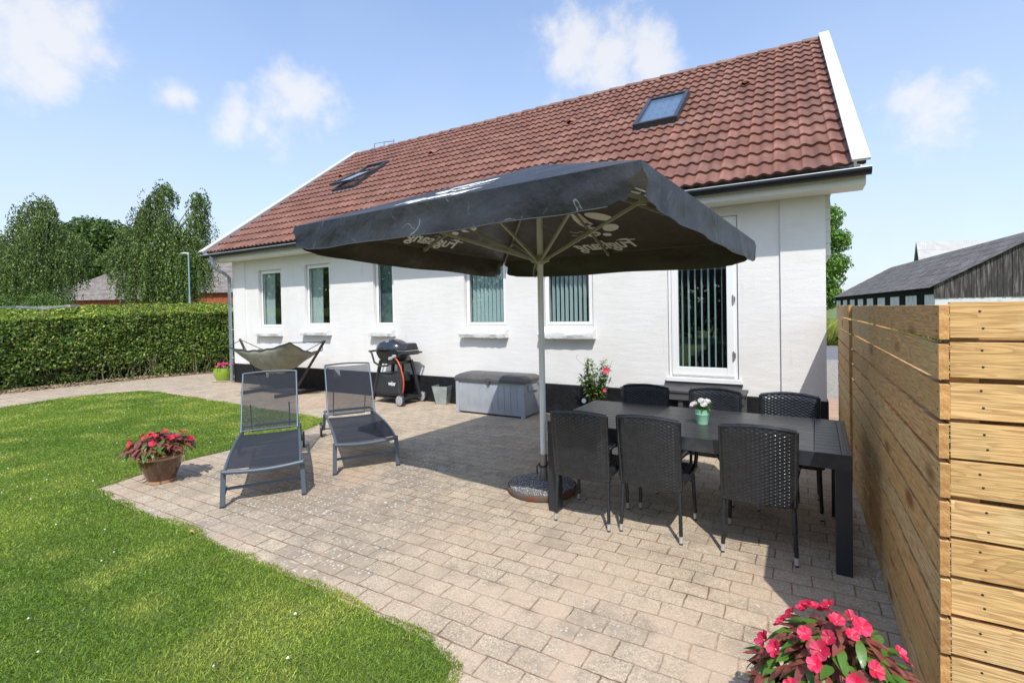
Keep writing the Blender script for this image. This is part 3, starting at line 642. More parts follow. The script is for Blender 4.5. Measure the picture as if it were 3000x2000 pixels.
# ------------------------------------------------------------ wooden fence
def wood():
    m = mat('fence_wood', (.50, .355, .185), .75); t = m.node_tree; n = t.nodes; l = t.links; b = n['Principled BSDF']; tc = n['Texture Coordinate']; b.inputs['Specular IOR Level'].default_value = .25
    oi = n.new('ShaderNodeObjectInfo'); cmb = n.new('ShaderNodeCombineXYZ'); ml = n.new('ShaderNodeMath'); ml.operation = 'MULTIPLY'; ml.inputs[1].default_value = 37
    l.new(oi.outputs['Random'], ml.inputs[0]); l.new(ml.outputs[0], cmb.inputs[0]); l.new(ml.outputs[0], cmb.inputs[2])
    ad = n.new('ShaderNodeVectorMath'); ad.operation = 'ADD'; l.new(tc.outputs['Object'], ad.inputs[0]); l.new(cmb.outputs[0], ad.inputs[1])
    mp = n.new('ShaderNodeMapping'); mp.inputs['Scale'].default_value = (.9, 3, 9); l.new(ad.outputs[0], mp.inputs[0])
    n1 = n.new('ShaderNodeTexNoise'); n1.inputs['Scale'].default_value = 1.6; n1.inputs['Detail'].default_value = 2; n1.inputs['Distortion'].default_value = .8; l.new(mp.outputs[0], n1.inputs['Vector'])
    # ring pattern: fract of noise
    m1 = n.new('ShaderNodeMath'); m1.operation = 'MULTIPLY'; m1.inputs[1].default_value = 13; l.new(n1.outputs['Fac'], m1.inputs[0])
    m2 = n.new('ShaderNodeMath'); m2.operation = 'FRACT'; l.new(m1.outputs[0], m2.inputs[0])
    mp2 = n.new('ShaderNodeMapping'); mp2.inputs['Scale'].default_value = (2.2, 10, 60); l.new(ad.outputs[0], mp2.inputs[0])
    n2 = n.new('ShaderNodeTexNoise'); n2.inputs['Scale'].default_value = 3; n2.inputs['Detail'].default_value = 5; l.new(mp2.outputs[0], n2.inputs['Vector'])
    n3 = n.new('ShaderNodeTexNoise'); n3.inputs['Scale'].default_value = 2.3; n3.inputs['Detail'].default_value = 4; l.new(ad.outputs[0], n3.inputs['Vector'])
    n4 = n.new('ShaderNodeTexNoise'); n4.inputs['Scale'].default_value = 6; n4.inputs['Detail'].default_value = 4; l.new(ad.outputs[0], n4.inputs['Vector'])
    mpk = n.new('ShaderNodeMapping'); mpk.inputs['Scale'].default_value = (1.9, 3, 5.0); l.new(ad.outputs[0], mpk.inputs[0])
    vo = n.new('ShaderNodeTexVoronoi'); vo.inputs['Scale'].default_value = 1.0; l.new(mpk.outputs[0], vo.inputs['Vector'])
    def rng(v, a, c, d=0., e=1.):
        x = n.new('ShaderNodeMapRange'); l.new(v, x.inputs[0]); x.inputs[1].default_value = a; x.inputs[2].default_value = c; x.inputs[3].default_value = d; x.inputs[4].default_value = e; return x.outputs[0]
    def mx(f, a, c):
        x = n.new('ShaderNodeMix'); x.data_type = 'RGBA'; l.new(f, x.inputs[0])
        for s, v in ((6, a), (7, c)):
            if isinstance(v, tuple): x.inputs[s].default_value = c4(v)
            else: l.new(v, x.inputs[s])
        return x.outputs[2]
    c = mx(oi.outputs['Random'], (.84, .52, .23), (.62, .385, .155)); rr2 = n.new('ShaderNodeMath'); rr2.operation = 'MULTIPLY'; rr2.inputs[1].default_value = 7.3; l.new(oi.outputs['Random'], rr2.inputs[0]); rr3 = n.new('ShaderNodeMath'); rr3.operation = 'FRACT'; l.new(rr2.outputs[0], rr3.inputs[0]); c = mx(rng(rr3.outputs[0], .6, 1, 0, .7), c, (.80, .61, .34))
    c = mx(rng(m2.outputs[0], .5, 1.0, 0, .7), c, (.36, .19, .065))
    c = mx(rng(n2.outputs['Fac'], .44, .62, 0, .75), c, (.36, .20, .08))
    c = mx(rng(n3.outputs['Fac'], .50, .72, 0, .4), c, (.44, .42, .18))
    c = mx(rng(n4.outputs['Fac'], .60, .78, 0, .55), c, (.80, .62, .36))
    c = mx(rng(vo.outputs['Distance'], .24, .10, 0, .95), c, (.24, .11, .04))
    l.new(c, b.inputs['Base Color'])
    bp = n.new('ShaderNodeBump'); bp.inputs['Strength'].default_value = .5; bp.inputs['Distance'].default_value = .003; l.new(n2.outputs['Fac'], bp.inputs['Height']); l.new(bp.outputs[0], b.inputs['Normal'])
    return m
M['wood'] = wood(); M['endgrain'] = mat('wood_end_grain', (.58, .33, .12), .8, var=((.33, .13, .035), 18, .4, .7), objrand=.2, bump=(90, .8, .004))
FX_, FT, FQ = .42, 1.640, .1366
fence = thing('fence', 'new sawn timber board fence with a sharp corner beside the patio table', 'fence', (FX_, 2.17, 0))
rf = random.Random(12)
def board(L, hgt, th, mtx, screws, end=True, ragged=0):
    b = MB(); n = max(2, int(L / .25)); ws = [rf.uniform(-.0018, .0018) for _ in range(n + 1)]
    rows = []
    for i in range(n + 1):
        x = L * i / n; w_ = ws[i]; rows.append([(x, 0, w_), (x, th, w_), (x, th, hgt + w_), (x, 0, hgt + w_)])
    vs = [p for r_ in rows for p in r_]; fs = []; 
    for i in range(n):
        for j in range(4): fs.append((i*4+j, i*4+(j+1) % 4, (i+1)*4+(j+1) % 4, (i+1)*4+j))
    b.add(vs, fs, 0); b.add([rows[0][j] for j in range(4)], [(0, 1, 2, 3)], 1); b.add([rows[-1][j] for j in range(4)], [(3, 2, 1, 0)], 1)
    for sx, sz in screws:
        vs = [(sx + .0045*cos(a*pi/4), -.0012, sz + .0045*sin(a*pi/4)) for a in range(8)] + [(sx + .0045*cos(a*pi/4), .001, sz + .0045*sin(a*pi/4)) for a in range(8)]
        b.add(vs, [tuple(range(8))] + [(a, (a+1) % 8, 8+(a+1) % 8, 8+a) for a in range(8)], 2)
    if ragged:   # torn saw fibres at the end
        for k in range(16):
            z = rf.uniform(.004, hgt - .004); l_ = rf.uniform(.004, .016); b.add([(.0, -.0006, z - .0012), (.0, -.0006, z + .0012), (-l_, -.0012, z + rf.uniform(-.002, .002))], [(0, 1, 2)], 3)
    return b
mats_b = [M['wood'], M['endgrain'], M['black_metal'], mat('torn_fibre', (.66, .50, .28), .8)]
nrow = 12
for k in range(nrow):
    z0 = FT - k * FQ - .120; z0 = max(z0, .005)
    for seg, (ya, yb) in enumerate(((2.17, 4.12), (4.12, 5.365), (5.365, 7.035))):
        L = yb - ya - .004; scs = [(x, z) for x in (.03, L - .03) for z in (.03, .09)]
        o = board(L, .120 + rf.uniform(-.003, .002), .028, None, [(L - x, z) for x, z in scs] if 1 else [], ragged=0).build('board', mats_b, fence, bevel=.0015)
        # local x runs toward -Y : rotate -90, face (local -y) to -X
        yy = yb if seg else yb
        dx = (0, .0, -.012)[seg]; dxx = rf.uniform(-.002, .002)
        o.rotation_euler = (0, 0, -pi / 2 + (0, .004, -.006)[seg]); o.location = (dxx + dx, yb - .002 - 2.17, z0 + rf.uniform(-.002, .002))
for k in range(nrow):
    z0 = max(FT + .006 - k * FQ - .120, .005); L = 2.2
    o = board(L, .122 + rf.uniform(-.003, .002), .026, None, [(.085 + rf.uniform(-.012, .012), .035 + rf.uniform(-.008, .008)), (.083 + rf.uniform(-.01, .01), .092 + rf.uniform(-.008, .008)), (.95, .035), (.95, .09)], ragged=1).build('board', mats_b, fence, bevel=.0015)
    o.location = (.030, .004 + rf.uniform(-.002, .002), z0 + rf.uniform(-.002, .002))
for k in range(nrow - 1):   # boards nailed behind the gaps
    z0 = FT - (k + 1) * FQ - .062
    if k > 0:
        b = MB(); b.box((0, 0, 0), (4.69 if k > 1 else 2.1, .022, .115)); o = b.build('backing_board', M['wood'], fence, bevel=.0015); o.rotation_euler = (0, 0, -pi / 2); o.location = (.140, 4.84 if k > 1 else 4.84, max(z0, .004))
    b = MB(); b.box((0, 0, 0), (2.12, .022, .115)); o = b.build('backing_board', M['wood'], fence, bevel=.0015); o.location = (.032, .116, max(z0, .004))
for x, y in ((.033, .034), (.033, 1.91), (.033, 3.15), (.033, 4.76), (.98, .034), (2.1, .034)):
    b = MB(); b.box((x, y, 0), (x + .08, y + .08, FT - .03)); b.build('post', M['wood'], fence, bevel=.003)
# ------------------------------------------------------------ parasol
PX, PY = -2.045, 3.93
para = thing('parasol', 'large square black parasol with white pole and pebbled concrete base', 'parasol', (PX, PY, 0))
def rel(p): return Vector((p[0] - PX, p[1] - PY, p[2]))
CN = dict(N=(-.65, 2.32, 2.36), L=(-3.66, 2.60, 2.385), F=(-3.39, 5.48, 2.31), R=(-.37, 5.19, 2.28)); CN = {k: rel(v) for k, v in CN.items()}
APX = rel((-2.02, 3.9, 2.955)); order = ['N', 'R', 'F', 'L']
def fabric():
    m = mat('parasol_vinyl', (.017, .018, .020), .45, spec=.35, var=((.042, .043, .045), 1.8, .42, .72), bump=(4.5, .8, .045)); t = m.node_tree; n = t.nodes; l = t.links; b = n['Principled BSDF']; tc = n['Texture Coordinate']
    src = b.inputs['Base Color'].links[0].from_socket
    for sc_, rot, st_, thr in ((1.6, .5, 5, .0022), (2.3, 1.3, 7, .0030), (1.2, -.7, 4, .0018), (2.0, 2.2, 6, .0024)):
        mp = n.new('ShaderNodeMapping'); mp.inputs['Rotation'].default_value = (rot, rot * .7, rot * 1.3); mp.inputs['Scale'].default_value = (1, st_, 1); l.new(tc.outputs['Object'], mp.inputs[0])
        v = n.new('ShaderNodeTexNoise'); v.inputs['Scale'].default_value = sc_; v.inputs['Detail'].default_value = 1; l.new(mp.outputs[0], v.inputs['Vector'])
        s1 = n.new('ShaderNodeMath'); s1.operation = 'SUBTRACT'; s1.inputs[1].default_value = .5; l.new(v.outputs['Fac'], s1.inputs[0]); s2 = n.new('ShaderNodeMath'); s2.operation = 'ABSOLUTE'; l.new(s1.outputs[0], s2.inputs[0])
        ns = n.new('ShaderNodeTexNoise'); ns.inputs['Scale'].default_value = sc_ * 3.1; ns.inputs['Detail'].default_value = 3; l.new(tc.outputs['Object'], ns.inputs['Vector'])
        r1 = n.new('ShaderNodeMapRange'); l.new(s2.outputs[0], r1.inputs[0]); r1.inputs[1].default_value = thr; r1.inputs[2].default_value = 0; r1.inputs[3].default_value = 0; r1.inputs[4].default_value = 1
        r2 = n.new('ShaderNodeMapRange'); l.new(ns.outputs['Fac'], r2.inputs[0]); r2.inputs[1].default_value = .54; r2.inputs[2].default_value = .60; r2.inputs[3].default_value = 0; r2.inputs[4].default_value = .6
        mu = n.new('ShaderNodeMath'); mu.operation = 'MULTIPLY'; l.new(r1.outputs[0], mu.inputs[0]); l.new(r2.outputs[0], mu.inputs[1])
        x = n.new('ShaderNodeMix'); x.data_type = 'RGBA'; l.new(mu.outputs[0], x.inputs[0]); l.new(src, x.inputs[6]); x.inputs[7].default_value = (.30, .32, .34, 1); src = x.outputs[2]
    # brown uncoated underside
    g = n.new('ShaderNodeNewGeometry'); x = n.new('ShaderNodeMix'); x.data_type = 'RGBA'; l.new(g.outputs['Backfacing'], x.inputs[0]); l.new(src, x.inputs[6]); x.inputs[7].default_value = (.088, .076, .058, 1)
    l.new(x.outputs[2], b.inputs['Base Color']); return m
M['vinyl'] = fabric(); M['print'] = mat('white_print', (.86, .85, .80), .6, var=((.70, .67, .60), 6, .5, .8))
cen = sum((CN[k] for k in order), Vector()) / 4
b = MB()
for i, k in enumerate(order):
    A, B = CN[k], CN[order[(i + 1) % 4]]
    b.grid(lambda u, v: (A.lerp(B, u)).lerp(APX, v) - Vector((0, 0, .0)), 16, 16)
can = b.build('canopy', M['vinyl'], para, smooth=25, recalc=False)
def fix_up(o):
    bm_ = bmesh.new(); bm_.from_mesh(o.data); bmesh.ops.remove_doubles(bm_, verts=bm_.verts, dist=1e-5); bmesh.ops.recalc_face_normals(bm_, faces=bm_.faces)
    if sum(f.normal.z for f in bm_.faces) < 0: bmesh.ops.reverse_faces(bm_, faces=bm_.faces)
    bm_.to_mesh(o.data); bm_.free()
fix_up(can)
rv_ = random.Random(2)
for i, k in enumerate(order):
    A, B = CN[k], CN[order[(i + 1) % 4]]; e = (B - A).normalized(); out = e.cross(Vector((0, 0, 1))).normalized()
    if out.dot((A + B) / 2 - cen) < 0: out = -out
    ph = rv_.uniform(0, 6); HH = {'N': .215, 'R': .235, 'F': .23, 'L': .215}[k]; LL = (B - A).length
    def val(u, t, A=A, B=B, out=out, ph=ph, HH=HH, LL=LL, k=k):
        ins = 0
        if t > .27: q = (t - .27) / .73; ins = .055 * sin(min(1, q * 3.2) * pi / 2)
        if t > .78: ins += .10 * (1 - sqrt(max(0, 1 - ((t - .78) / .22)**2)))
        s = u; f = ins / LL; s = f + (1 - 2 * f) * u if ins else u
        p = A.lerp(B, s); endk = min(u, 1 - u)
        bil = .012 * sin(s * 11 + ph) * t + .009 * sin(s * 27 + 2 * ph) * t * t + .008 * sin(s * 6 + t * 5) * t + .005 * t + .012 * sin(s * 58 + ph) * t * math.exp(-endk * 9) + .010 * sin(s * 33 + 4 * t) * sin(pi * t) * math.exp(-endk * 6)
        if k == 'L': bil += .13 * t * math.exp(-((1 - u) * -1 + 1) * 7) if 0 else .01 * t * math.exp(-(u) * 9)
        drop = HH * t * (1 + .025 * sin(s * 13 + ph)) * (1 - .12 * math.exp(-endk * 30))
        if k == 'N' and u > .85: bil += (u - .85) * .25 * t; drop *= 1 + (u - .85) * .9
        return p + out * (bil + .0005) + Vector((0, 0, -drop))
    b = MB(); b.grid(val, 70, 16); o = b.build('valance', M['vinyl'], para, smooth=180, recalc=False); hm = MB(); hm.tube([val(.03 + .94 * i / 90, .995 if .06 < i / 90 < .94 else .97) for i in range(91)], .0032, 5); hm.build('hem', mat('hem', (.07, .075, .08), .6) if 'hem' not in bpy.data.materials else bpy.data.materials['hem'], o)
    n_ = o.data.polygons[len(o.data.polygons) // 2].normal
    if n_.dot(out) < 0: o.data.flip_normals()
# printed emblem and lettering on all four panels, both faces
cu = bpy.data.curves.new('txt', 'FONT'); cu.body = 'Fuglsang'; cu.size = 1; cu.shear = .35; cu.offset = .028; cu.space_character = .98; cu.resolution_u = 3
to = bpy.data.objects.new('txt', cu); COL.objects.link(to); bpy.context.view_layer.update()
tm = bpy.data.meshes.new_from_object(to.evaluated_get(bpy.context.evaluated_depsgraph_get()))
TV = [tuple(v.co) for v in tm.vertices]; TF = [tuple(p.vertices) for p in tm.polygons]; bpy.data.objects.remove(to); bpy.data.curves.remove(cu)
tx0, tx1 = min(v[0] for v in TV), max(v[0] for v in TV)
def ell(cx, cy, rx, ry, rot, n=22): return [(cx + rx*cos(t)*cos(rot) - ry*sin(t)*sin(rot), cy + rx*cos(t)*sin(rot) + ry*sin(t)*cos(rot)) for t in [2*pi*i/n for i in range(n)]]
def leafp(cx, cy, L, W, rot, n=14):
    pts = []
    for i in range(n + 1): t = i / n; pts.append((t*L - L/2, W * sin(pi*t) * (.7 + .3*cos(t*6*pi))))
    for i in range(n - 1, 0, -1): t = i / n; pts.append((t*L - L/2, -W * sin(pi*t) * (.7 + .3*cos(t*6*pi))))
    return [(cx + x*cos(rot) - y*sin(rot), cy + x*sin(rot) + y*cos(rot)) for x, y in pts]
WH = [[(-.09, .86), (-.105, .76), (-.085, .66), (-.03, .57), (.04, .535), (.10, .55), (.075, .63), (.035, .73), (.01, .86)], ell(.185, .76, .15, .062, -.5), ell(.225, .545, .095, .062, .25), ell(-.01, .455, .085, .045, .15), ell(.135, .425, .05, .030, -.2)]
DK = [leafp(-.015, .665, .14, .022, -.5), leafp(.0, .455, .10, .014, .2), [(.02, .60), (.12, .57), (.30, .66), (.31, .685), (.15, .62), (.05, .64)]]
RT = [[(-.07, .50), (-.13, .53), (-.19, .515), (-.26, .55)], [(-.07, .49), (-.14, .485), (-.20, .46), (-.27, .475)], [(-.05, .475), (-.11, .43), (-.15, .40), (-.22, .40)], [(.0, .41), (-.03, .37), (-.02, .33), (-.06, .30)]]
for i, k in enumerate(order):
    A, B = CN[k], CN[order[(i + 1) % 4]]; m_ = (A + B) / 2; e = (B - A).normalized(); nn = e.cross(APX - A).normalized()
    if nn.z < 0: nn = -nn
    h = nn.cross(e).normalized()
    if h.dot(APX - m_) < 0: h = -h
    # reading direction as seen from outside the canopy
    sgn = 1 if (e.cross(h)).dot(nn) > 0 else -1
    for side in (1, -1):
        def mp3(x, y, off): return m_ + e * (x) + h * y + nn * (side * off)
        flip = -sgn  # photo: F starts at +e on panels taken L->F / F->R
        b = MB(); W_ = .74; s_ = W_ / (tx1 - tx0)
        rd = sgn
        # local reading axis r: left-to-right as seen from outside
        def txt(v): return (-(W_/2) + (v[0] - tx0) * s_) * rd, .095 + v[1] * s_ * 1.15
        b.add([mp3(*txt(v), .004) for v in TV], TF)
        # underline swash
        b.add([mp3(rd * x, y, .004) for x, y in ((-.40, .245), (-.20, .255), (-.18, .242), (-.39, .225))], [(0, 1, 2, 3)])
        b.build('lettering', M['print'], can, recalc=False)
        b = MB()
        for pl in WH: b.add([mp3(-rd * x, y - .05, .004) for x, y in pl], [tuple(range(len(pl)))])
        for r_ in RT:
            for q in range(len(r_) - 1):
                (x0, y0), (x1, y1) = r_[q], r_[q+1]; b.add([mp3(-rd * x, y - .05, .004) for x, y in ((x0, y0 - .005), (x1, y1 - .004), (x1, y1 + .004), (x0, y0 + .005))], [(0, 1, 2, 3)])
        b.build('emblem', M['print'], can, recalc=False)
        b = MB()
        for pl in DK: b.add([mp3(-rd * x, y - .05, .006) for x, y in pl], [tuple(range(len(pl)))])
        b.build('emblem_leaf', M['black_plastic'], can, recalc=False)
M['rib'] = mat('rib_aluminium', (.36, .36, .27), .5, .2)
COLZ = 2.115
b = MB(); b.tube([(0, 0, .30), (0, 0, APX.z - .03)], .0275, 24); b.build('pole', mat('pole_white', (.76, .77, .75), .35, .0, var=((.60, .61, .58), 3, .45, .75, (3, 3, .6))), para, smooth=60)
b = MB(); b.tube([(0, 0, .10), (0, 0, .335)], .034, 24); b.lathe([(.034, .335), (.038, .337), (.038, .318), (.034, .316)], n=24); b.build('base_tube', mat('worn_steel', (.22, .21, .20), .4, .6, var=((.34, .33, .31), 8, .4, .7)), para, smooth=50)
b = MB(); b.lathe([(.0, COLZ + .03), (.05, COLZ + .03), (.052, COLZ - .03), (.03, COLZ - .05), (.0, COLZ - .05)], n=20)
for j in range(8):
    a = j * pi / 4 - .09; b.box((-.012, .045, COLZ - .028), (.012, .085, COLZ + .012), 0, Matrix.Rotation(a, 4, 'Z'))
b.build('collar', M['rib'], para, bevel=.002)
b = MB(); b.lathe([(0, 0), (.07, 0), (.07, .03), (.03, .05), (.0, .05)], (0, 0, APX.z - .11), 16); b.build('crown_hub', M['rib'], para)
APc = Vector((0, 0, APX.z - .075)); tips = []
for i, k in enumerate(order):
    A, B = CN[k], CN[order[(i + 1) % 4]]; tips.append((A, True)); tips.append(((A + B) / 2, False))
for A, corner in tips:
    dn = Vector((0, 0, -.035)); tip = APX.lerp(A, .975 if corner else .985) + dn; st = APX + Vector((0, 0, -.05))
    b = MB(); b.bar(st, tip, .016, .028); d_ = (tip - st).normalized(); b.bar(tip - d_ * .045, tip + d_ * .004, .030, .036, 0)
    rb = b.build('rib', M['rib'], para, bevel=.002)
    jn = st.lerp(tip, .64 if not corner else .70); hb = Vector((0, 0, COLZ - .005)) + Vector((d_.x, d_.y, 0)).normalized() * .065
    if A is CN['R']: continue
    b = MB(); b.bar(hb, jn + Vector((0, 0, -.02)), .018, .026); b.bar(jn + Vector((0, 0, -.035)) - d_ * .03, jn + Vector((0, 0, -.02)) + d_ * .04, .026, .045); b.build('strut', M['rib'], rb, bevel=.002)
b = MB(); b.tube([(-.03, -.03, COLZ - .03), (-.045, -.035, COLZ - .08), (-.05, -.04, COLZ - .14), (-.03, -.045, COLZ - .165), (-.005, -.045, COLZ - .15)], .006, 6); b.tube([(-.035, -.03, COLZ - .02), (-.02, -.035, COLZ - .10)], .006, 6)
b.build('pull_cord', M['rib'], para, smooth=60)
b = MB(); b.tube([(.038*cos(t), .038*sin(t), .245 + .02*sin(t)) for t in [i*pi/8 for i in range(17)]], .009, 8); b.tube([(-.035, -.015, .25), (-.06, -.02, .22), (-.055, -.025, .15)], .007, 6); b.tube([(.035, -.01, .25), (.07, -.03, .262)], .008, 6); b.build('strap', M['black_plastic'], para, smooth=60)
pbc = (-.02, .0)
b = MB(); b.lathe([(0, .005), (.305, .005), (.32, .03), (.318, .055), (.31, .058), (.30, .03), (0, .03)], (*pbc, 0), 48); b.build('base_pan', mat('rusty_pan', (.14, .12, .10), .7, .3, var=((.22, .075, .04), 6, .42, .62)), para, smooth=40)
b = MB(); b.lathe([(0, .03), (.302, .032), (.300, .062), (.22, .085), (.12, .098), (0, .102)], (*pbc, 0), 48); bs = b.build('base_concrete', mat('concrete', (.13, .125, .12), .9, bump=(60, 1, .01)), para, smooth=40)
V = []; F = []; C = []; r2 = np.random.default_rng(3)
for i in range(6500):
    rr_ = .30 * sqrt(r2.random()); a = r2.uniform(0, 2*pi); x, y = pbc[0] + rr_*cos(a), pbc[1] + rr_*sin(a)
    if x*x + y*y < .036**2: continue
    z = np.interp(rr_, [0, .12, .22, .30], [.102, .098, .085, .062]); s = r2.uniform(.0028, .0062); q = Matrix.Rotation(r2.uniform(0, 6), 3, 'Z') @ Matrix.Rotation(r2.uniform(-.7, .7), 3, 'X'); o = len(V)
    for p in ((1.3, 0, 0), (0, 1, 0), (-1.3, 0, 0), (0, -1, 0), (0, 0, .8), (0, 0, -.8)):
        pp = q @ Vector(p) * s; V.append((x + pp.x, y + pp.y, z + pp.z))
    for f in ((0,1,4),(1,2,4),(2,3,4),(3,0,4),(1,0,5),(2,1,5),(3,2,5),(0,3,5)): F.append((o+f[0], o+f[1], o+f[2]))
    g = r2.choice([.10, .17, .28, .42, .6], p=[.3, .25, .2, .15, .1]); C += [(g, g*.97, g*.92, 1)] * 6
fast_mesh('pebbles', V, F, mat('pebble', (1, 1, 1), .7, attr='tint'), bs, colors=C)
# ------------------------------------------------------------ table
TA = -.026; TL_, TW_ = 2.079, 1.036
def Tp(u, v): return (.271 - u*cos(TA) - v*sin(TA), 3.494 - u*sin(TA) + v*cos(TA))
tcx, tcy = Tp(TL_/2, TW_/2)
tab = thing('patio_table', 'long charcoal aluminium garden table with slatted top', 'table', (tcx, tcy, 0), TA)
M['tab'] = mat('table_coat', (.026, .030, .037), .33, spec=.5, var=((.055, .058, .064), 9, .45, .7), bump=(220, .15, .002)); M['slat'] = mat('table_slat', (.030, .029, .031), .36, var=((.065, .062, .06), 30, .45, .7, (.15, 1, 1)), bump=(120, .25, .002)); M['tableg'] = mat('table_leg_coat', (.022, .026, .033), .38, var=((.10, .095, .075), 24, .68, .78))
hl, hw = TL_/2, TW_/2; zt = .74; bw = .052
b = MB(); b.box((-hl, -hw, zt - .095), (hl, -hw + .02, zt)); b.box((-hl, hw - .02, zt - .095), (hl, hw, zt)); b.box((-hl, -hw + .02, zt - .095), (-hl + .02, hw - .02, zt)); b.box((hl - .02, -hw + .02, zt - .095), (hl, hw - .02, zt))
b.box((-hl + .021, -hw + .021, zt - .03), (-hl + bw, hw - .021, zt - .001)); b.box((hl - bw, -hw + .021, zt - .03), (hl - .021, hw - .021, zt - .001)); b.build('table_frame', M['tab'], tab, bevel=.002)
ns_ = 11; sw = (TW_ - .046) / ns_
secs = [(-hl + bw + .003, -.02 - .0), (-.017, .84), (.843, hl - bw - .003)]
for si, (x0, x1) in enumerate(secs):
    b = MB()
    for j in range(ns_):
        y = -hw + .023 + j * sw; g = .0045 if si != 1 else .0012; b.box((x0, y + g/2, zt - .02), (x1, y + sw - g/2, zt - .0015 + (.0015 if si == 1 else 0)))
    b.build('table_slats' if si != 1 else 'extension_leaf', M['slat'], tab, bevel=.0012)
b = MB(); b.box((-hl + .1, -hw + .05, zt - .06), (hl - .1, -hw + .08, zt - .022)); b.box((-hl + .1, hw - .08, zt - .06), (hl - .1, hw - .05, zt - .022)); b.build('table_rail', M['tab'], tab)
for sx in (-1, 1):
    for sy in (-1, 1):
        b = MB(); x0 = sx*hl - (0 if sx < 0 else .088); y0 = sy*hw - (0 if sy < 0 else .088); b.box((x0 + .0008, y0 + .0008, 0), (x0 + .0872, y0 + .0872, zt - .096)); b.build('leg', M['tableg'], tab, bevel=.003)
# ------------------------------------------------------------ chairs
M['rattan'] = mat('woven_rattan', (.014, .016, .019), .24, spec=.5, coat=.1, var=((.024, .027, .031), 25, .4, .7))
def weave(u, v, cols, rows, amp):
    cu_, rv = u * cols, v * rows; r_ = int(rv) if rv < rows else rows - 1; fr = rv - r_
    return amp * (.55 * sin(pi * cu_ + (r_ % 2) * pi) + .35) * (sin(pi * min(max(fr, 0), 1)) ** .6) 
def chair(label, grp=None):
    t = thing('rattan_chair', label, 'chair', group=grp)
    # back panel
    def bk(u, v, side):
        z = .37 + .49 * v + .022 * sin(pi * u) * v**3; w_ = .215 + .008 * v; x = -w_ + 2 * w_ * u
        y = -.225 - .055 * v - .03 * sin(pi * u) * (1 if 1 else 0) + .0
        e_ = min(1, 14 * min(u, 1 - u)) * min(1, 12 * (1 - v)) ; d = .013 + weave(u, v, 17, 42, .0048) * 1
        return Vector((x, y + side * (d * (.35 + .65 * e_)), z))
    b = MB(); nu, nv = 68, 126
    b.grid(lambda u, v: bk(u, v, -1), nu, nv); b.grid(lambda u, v: bk(u, v, 1), nu, nv)
    for v in (0., 1.): b.tube([bk(i/20, v, 0) for i in range(21)], .013, 8)
    for u in (0., 1.): b.tube([bk(u, i/14, 0) for i in range(15)], .0135, 8)
    b.build('backrest', M['rattan'], t, smooth=40)
    b = MB()
    def st(u, v): return Vector((-.225 + .45*u, -.21 + .43*v, .435 - .02 * sin(pi*u) * sin(pi*v) * .6 + weave(u, v, 17, 32, .004)))
    b.grid(st, 51, 96); b.box((-.222, -.208, .385), (.222, .218, .4245))
    b.tube([(-.225, -.21, .415), (.225, -.21, .415), (.225, .22, .415), (-.225, .22, .415), (-.225, -.21, .415)], .022, 8); b.build('seat', M['rattan'], t, smooth=40)
    for s in (-1, 1):
        b = MB(); pts = [(s*.215, -.235, .60), (s*.238, -.19, .625), (s*.262, -.10, .63), (s*.265, .05, .625), (s*.262, .13, .605), (s*.245, .165, .55), (s*.228, .185, .43)]
        b.tube(pts, [.014, .017, .02, .02, .018, .016, .014], 8); b.build('armrest', M['rattan'], t, smooth=60)
        for fy in (-1, 1):
            top = Vector((s*.205, -.215 if fy < 0 else .195, .42)); bot = Vector((s*.218, -.245 if fy < 0 else .215, 0)); b = MB(); n = 36; pts = []; rs_ = []
            for i in range(n * 2 + 1):
                t_ = i / (n * 2); 
                if top.lerp(bot, t_).z < .058: break
                pts.append(top.lerp(bot, t_)); rs_.append(.0128 + (.0016 if i % 2 else 0))
            b.tube(pts, rs_, 8); lg = b.build('leg', M['rattan'], t, smooth=20)
            b = MB(); b.tube([bot + (top - bot) * (.055/.42), bot + (top - bot) * (.012/.42)], .0135, 12); b.build('ferrule', mat('ferrule', (.55, .53, .50), .4, .4) if 'ferrule' not in bpy.data.materials else bpy.data.materials['ferrule'], lg)
            b = MB(); b.tube([bot + (top - bot) * (.012/.42), bot], .0125, 12); b.build('foot', M['black_plastic'], lg)
    return t
G_ = 'woven rattan armchairs around the patio table'
c0 = chair('black woven armchair with its back to the camera, nearest the parasol pole', G_)
spots = [(-1.457, 3.655, 0, None), (-.938, 3.70, -.03, 'black woven armchair on the near long side, middle of the three'), (-.248, 3.725, .02, 'black woven armchair on the near long side, closest to the timber fence'),
         (-1.335, 4.52, pi + .02, 'black woven armchair across the table beside the flowering shrub'), (-.70, 4.53, pi - .03, 'black woven armchair across the table behind the mint flower bucket'), (-.08, 4.53, pi + .01, 'black woven armchair across the table, nearest the house corner')]
for i, (x, y, r_, lb) in enumerate(spots):
    o = c0 if i == 0 else copy_tree(c0); o.location = (x, y, 0); o.rotation_euler = (0, 0, r_)
    if lb: o['label'] = lb
